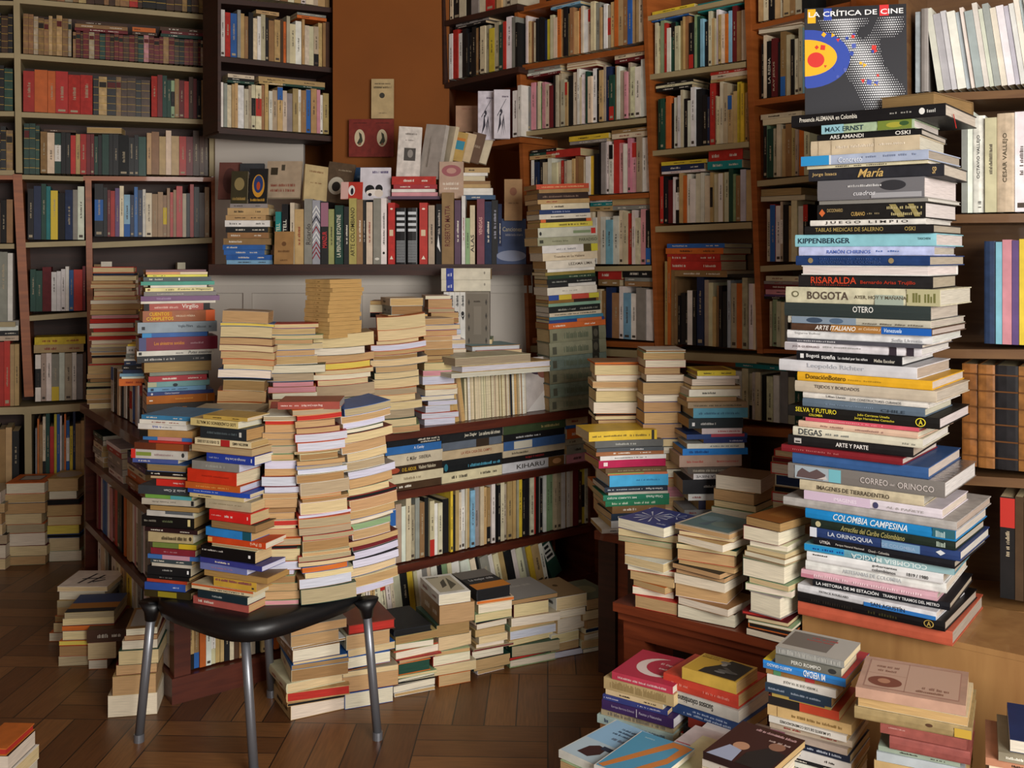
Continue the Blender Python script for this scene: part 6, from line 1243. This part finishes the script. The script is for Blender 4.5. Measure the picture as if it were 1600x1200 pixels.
P4 = fill_down([(1088, 1337, 1509, 'b08c78', dict(D=.2, m='S', h=0, s=[], pg='c8b490', t=[('R', .06, .08, .94, .92, '9c7464'), ('R', .07, .1, .93, .9, 'b49480'), ('R', .44, .08, .445, .92, '8c6450'), ('R', .06, .5, .44, .505, '8c6450'), ('D', .25, .28, .16, .15, '74402c'), ('D', .24, .3, .06, .07, 'a8785c'), ('M', .14, .36, .7, .76, '8c6450'), ('M', .16, .34, .58, .64, '8c6450'), ('M', .6, .85, .24, .32, '8c6450'), ('M', .55, .8, .14, .2, '8c6450')])), (1103, 1340, 1512, 'd0c09c', dict(m='F', D=.2, cv='c8b898')), (1122, 1335, 1518, '948058', dict(h=1, D=.22, s=[('D', .65, .6, .03, .14, '4c3424'), ('R', .86, .1, 1, .8, 'b09038')])),
  (1138, 1375, 1510, '8c4c44', dict(h=1, s=[('M', .1, .3, .6, .75, 'b88880')])), (1158, 1390, 1516, '8a4a44', dict(h=1, s=[])), (1166, 1372, 1500, '8c9888'), (1180, 1370, 1508, 'a4acb0', dict(s=[])), (1200, 1366, 1512, 'b89c6c', dict(s=[('M', .3, .9, .3, .6, '7c6440')]))], 2.32, 'sr20 sk8 sw20 fw22 sc20 st18 fw24 sk14 fc26 sg20 st18', 1372, 1508)
near('the near pile under the dusty pink bound cover', 1337, 1072, 0, 2.32, -27, P4, D=.17)
P5 = fill_down([(1184, 871, 930, 'd0d0c8', dict(m='S', D=.225, s=[], pg='d8c8a8', t=[('R', .03, .02, 1, 1, '88b0d0'), ('R', .03, .02, 1, .45, 'a8bcc8'), ('P', [(.3, .12), (.6, .1), (.75, .22), (.72, .36), (.5, .38), (.35, .3)], '3c2424'), ('R', .6, .32, .85, .4, '283044'), ('M', .4, .95, .84, .88, '283c58'), ('M', .4, .85, .77, .81, '283c58'), ('M', .35, .8, .7, .74, '283c58'), ('M', .5, .9, .58, .64, '5c6478')])), (1200, 876, 990, 'b8986c', dict(m='F'))], 2.5, 'sl20 fw22 sc20 st18 fw24 sk14 fc26 sg20', 872, 985)
near('the frontmost pile under two pale blue covers', 871, 1172, 0, 2.5, -44, P5, D=.16, jrot=0)
zz5 = EYE-(1172-HOR)/F*2.5+.002
def flatbook(px, Y, z, yaw, L, D, T, col, t, lbl, s=None, mode='S', kind='paperback_book', pg='d8ccb0'):
    o = at(px, 400, Y); o.z = z
    BOOKS.append(dict(kind=kind, L=L, D=D, T=T, mode=mode, col=colr(col), pg=colr(pg), M=frame(o, math.radians(yaw)), s=s, t=t, lbl=lbl, ord='', phrase='', group=None, wt=3))
flatbook(928, 2.40, zz5, -38, .15, .215, .012, 'd4d4d0', [('R', .02, .02, 1, 1, '4c8cac'), ('P', [(.03, .05), (.14, .03), (.8, .98), (.62, .98)], 'b8743c'), ('P', [(.45, .04), (.56, .03), (.9, .5), (.99, .96), (.84, .98), (.8, .6)], 'b8743c'), ('P', [(.62, .98), (.8, .98), (.99, .96), (.9, .85), (.68, .88)], 'b8743c'), ('M', .15, .35, .88, .91, '9cc0cc')], 'blue paperback with a bold orange letter band, frontmost in the lower pile')
flatbook(1026, 2.50, EYE-(1188-HOR)/F*2.5, -38, .16, .2, .014, 'd0c8cc', [('R', .0, 0, .5, .3, 'c84c84'), ('R', .02, .45, .98, .47, 'b04058'), ('M', .3, .9, .7, .76, '706c70'), ('M', .2, .6, .3, .36, 'a88088')], 'pale cover with a magenta corner beside the blue and orange one')
tstack('the low near pile with pale green covers', 1040, 0, .001, -38, 1196, 'fw26 fc24 sw20 fw24 sc20 st18 fw24 sk14 fc26 sg20', 1040, 1118, 1040, 1118, Y=2.44, j=3, D=.19)
PH = [('R', 0, 0, 1, 1, '3a1c1a'), ('M', .3, .95, .86, .92, 'c8a0a0'), ('D', .35, .4, .12, .1, 'b08468'), ('P', [(.05, .0), (.45, .0), (.42, .3), (.2, .35)], '98a0b8'), ('P', [(.5, 0), (.98, 0), (.98, .5), (.7, .55), (.5, .3)], '241e1e'), ('D', .78, .62, .12, .1, '8c6450'), ('M', .6, .95, .7, .75, 'c8b0a8')]
r6 = fill_down([(1184, 1098, 1200, '2a1a1a', dict(D=.2, s=[], t=PH)), (1196, 1096, 1200, 'c4bcb0', dict(D=.19))], 2.36, FILL, 1098, 1190)
near('the near pile under the glossy photo cover', 1092, 1172, 0, 2.36, -38, r6, D=.18)
zg = EYE-(1150-HOR)/F*2.62
tstack('the pale pile behind the glossy cover', 1072, 0, .001, -36, 1150, 'sw12 fc16 sw20 fw24 sc20 st18 fw24 sk14 fc26 sg20', 1078, 1190, 1078, 1190, Y=2.62, j=3, D=.17)
P7 = fill_down([(1170, 1578, 1700, 'd0c8a8', dict(m='F', cv='1c2c54')), (1184, 1560, 1700, '88806c'), (1196, 1540, 1700, 'b07c60')], 2.22, 'sc20 fw22 sc20 st18 fw24 sk14 fc26 sg20 st20', 1545, 1700)
near('the pile cut by the right photo edge', 1545, 1150, 0, 2.22, -25, P7, D=.2)

finish_books()
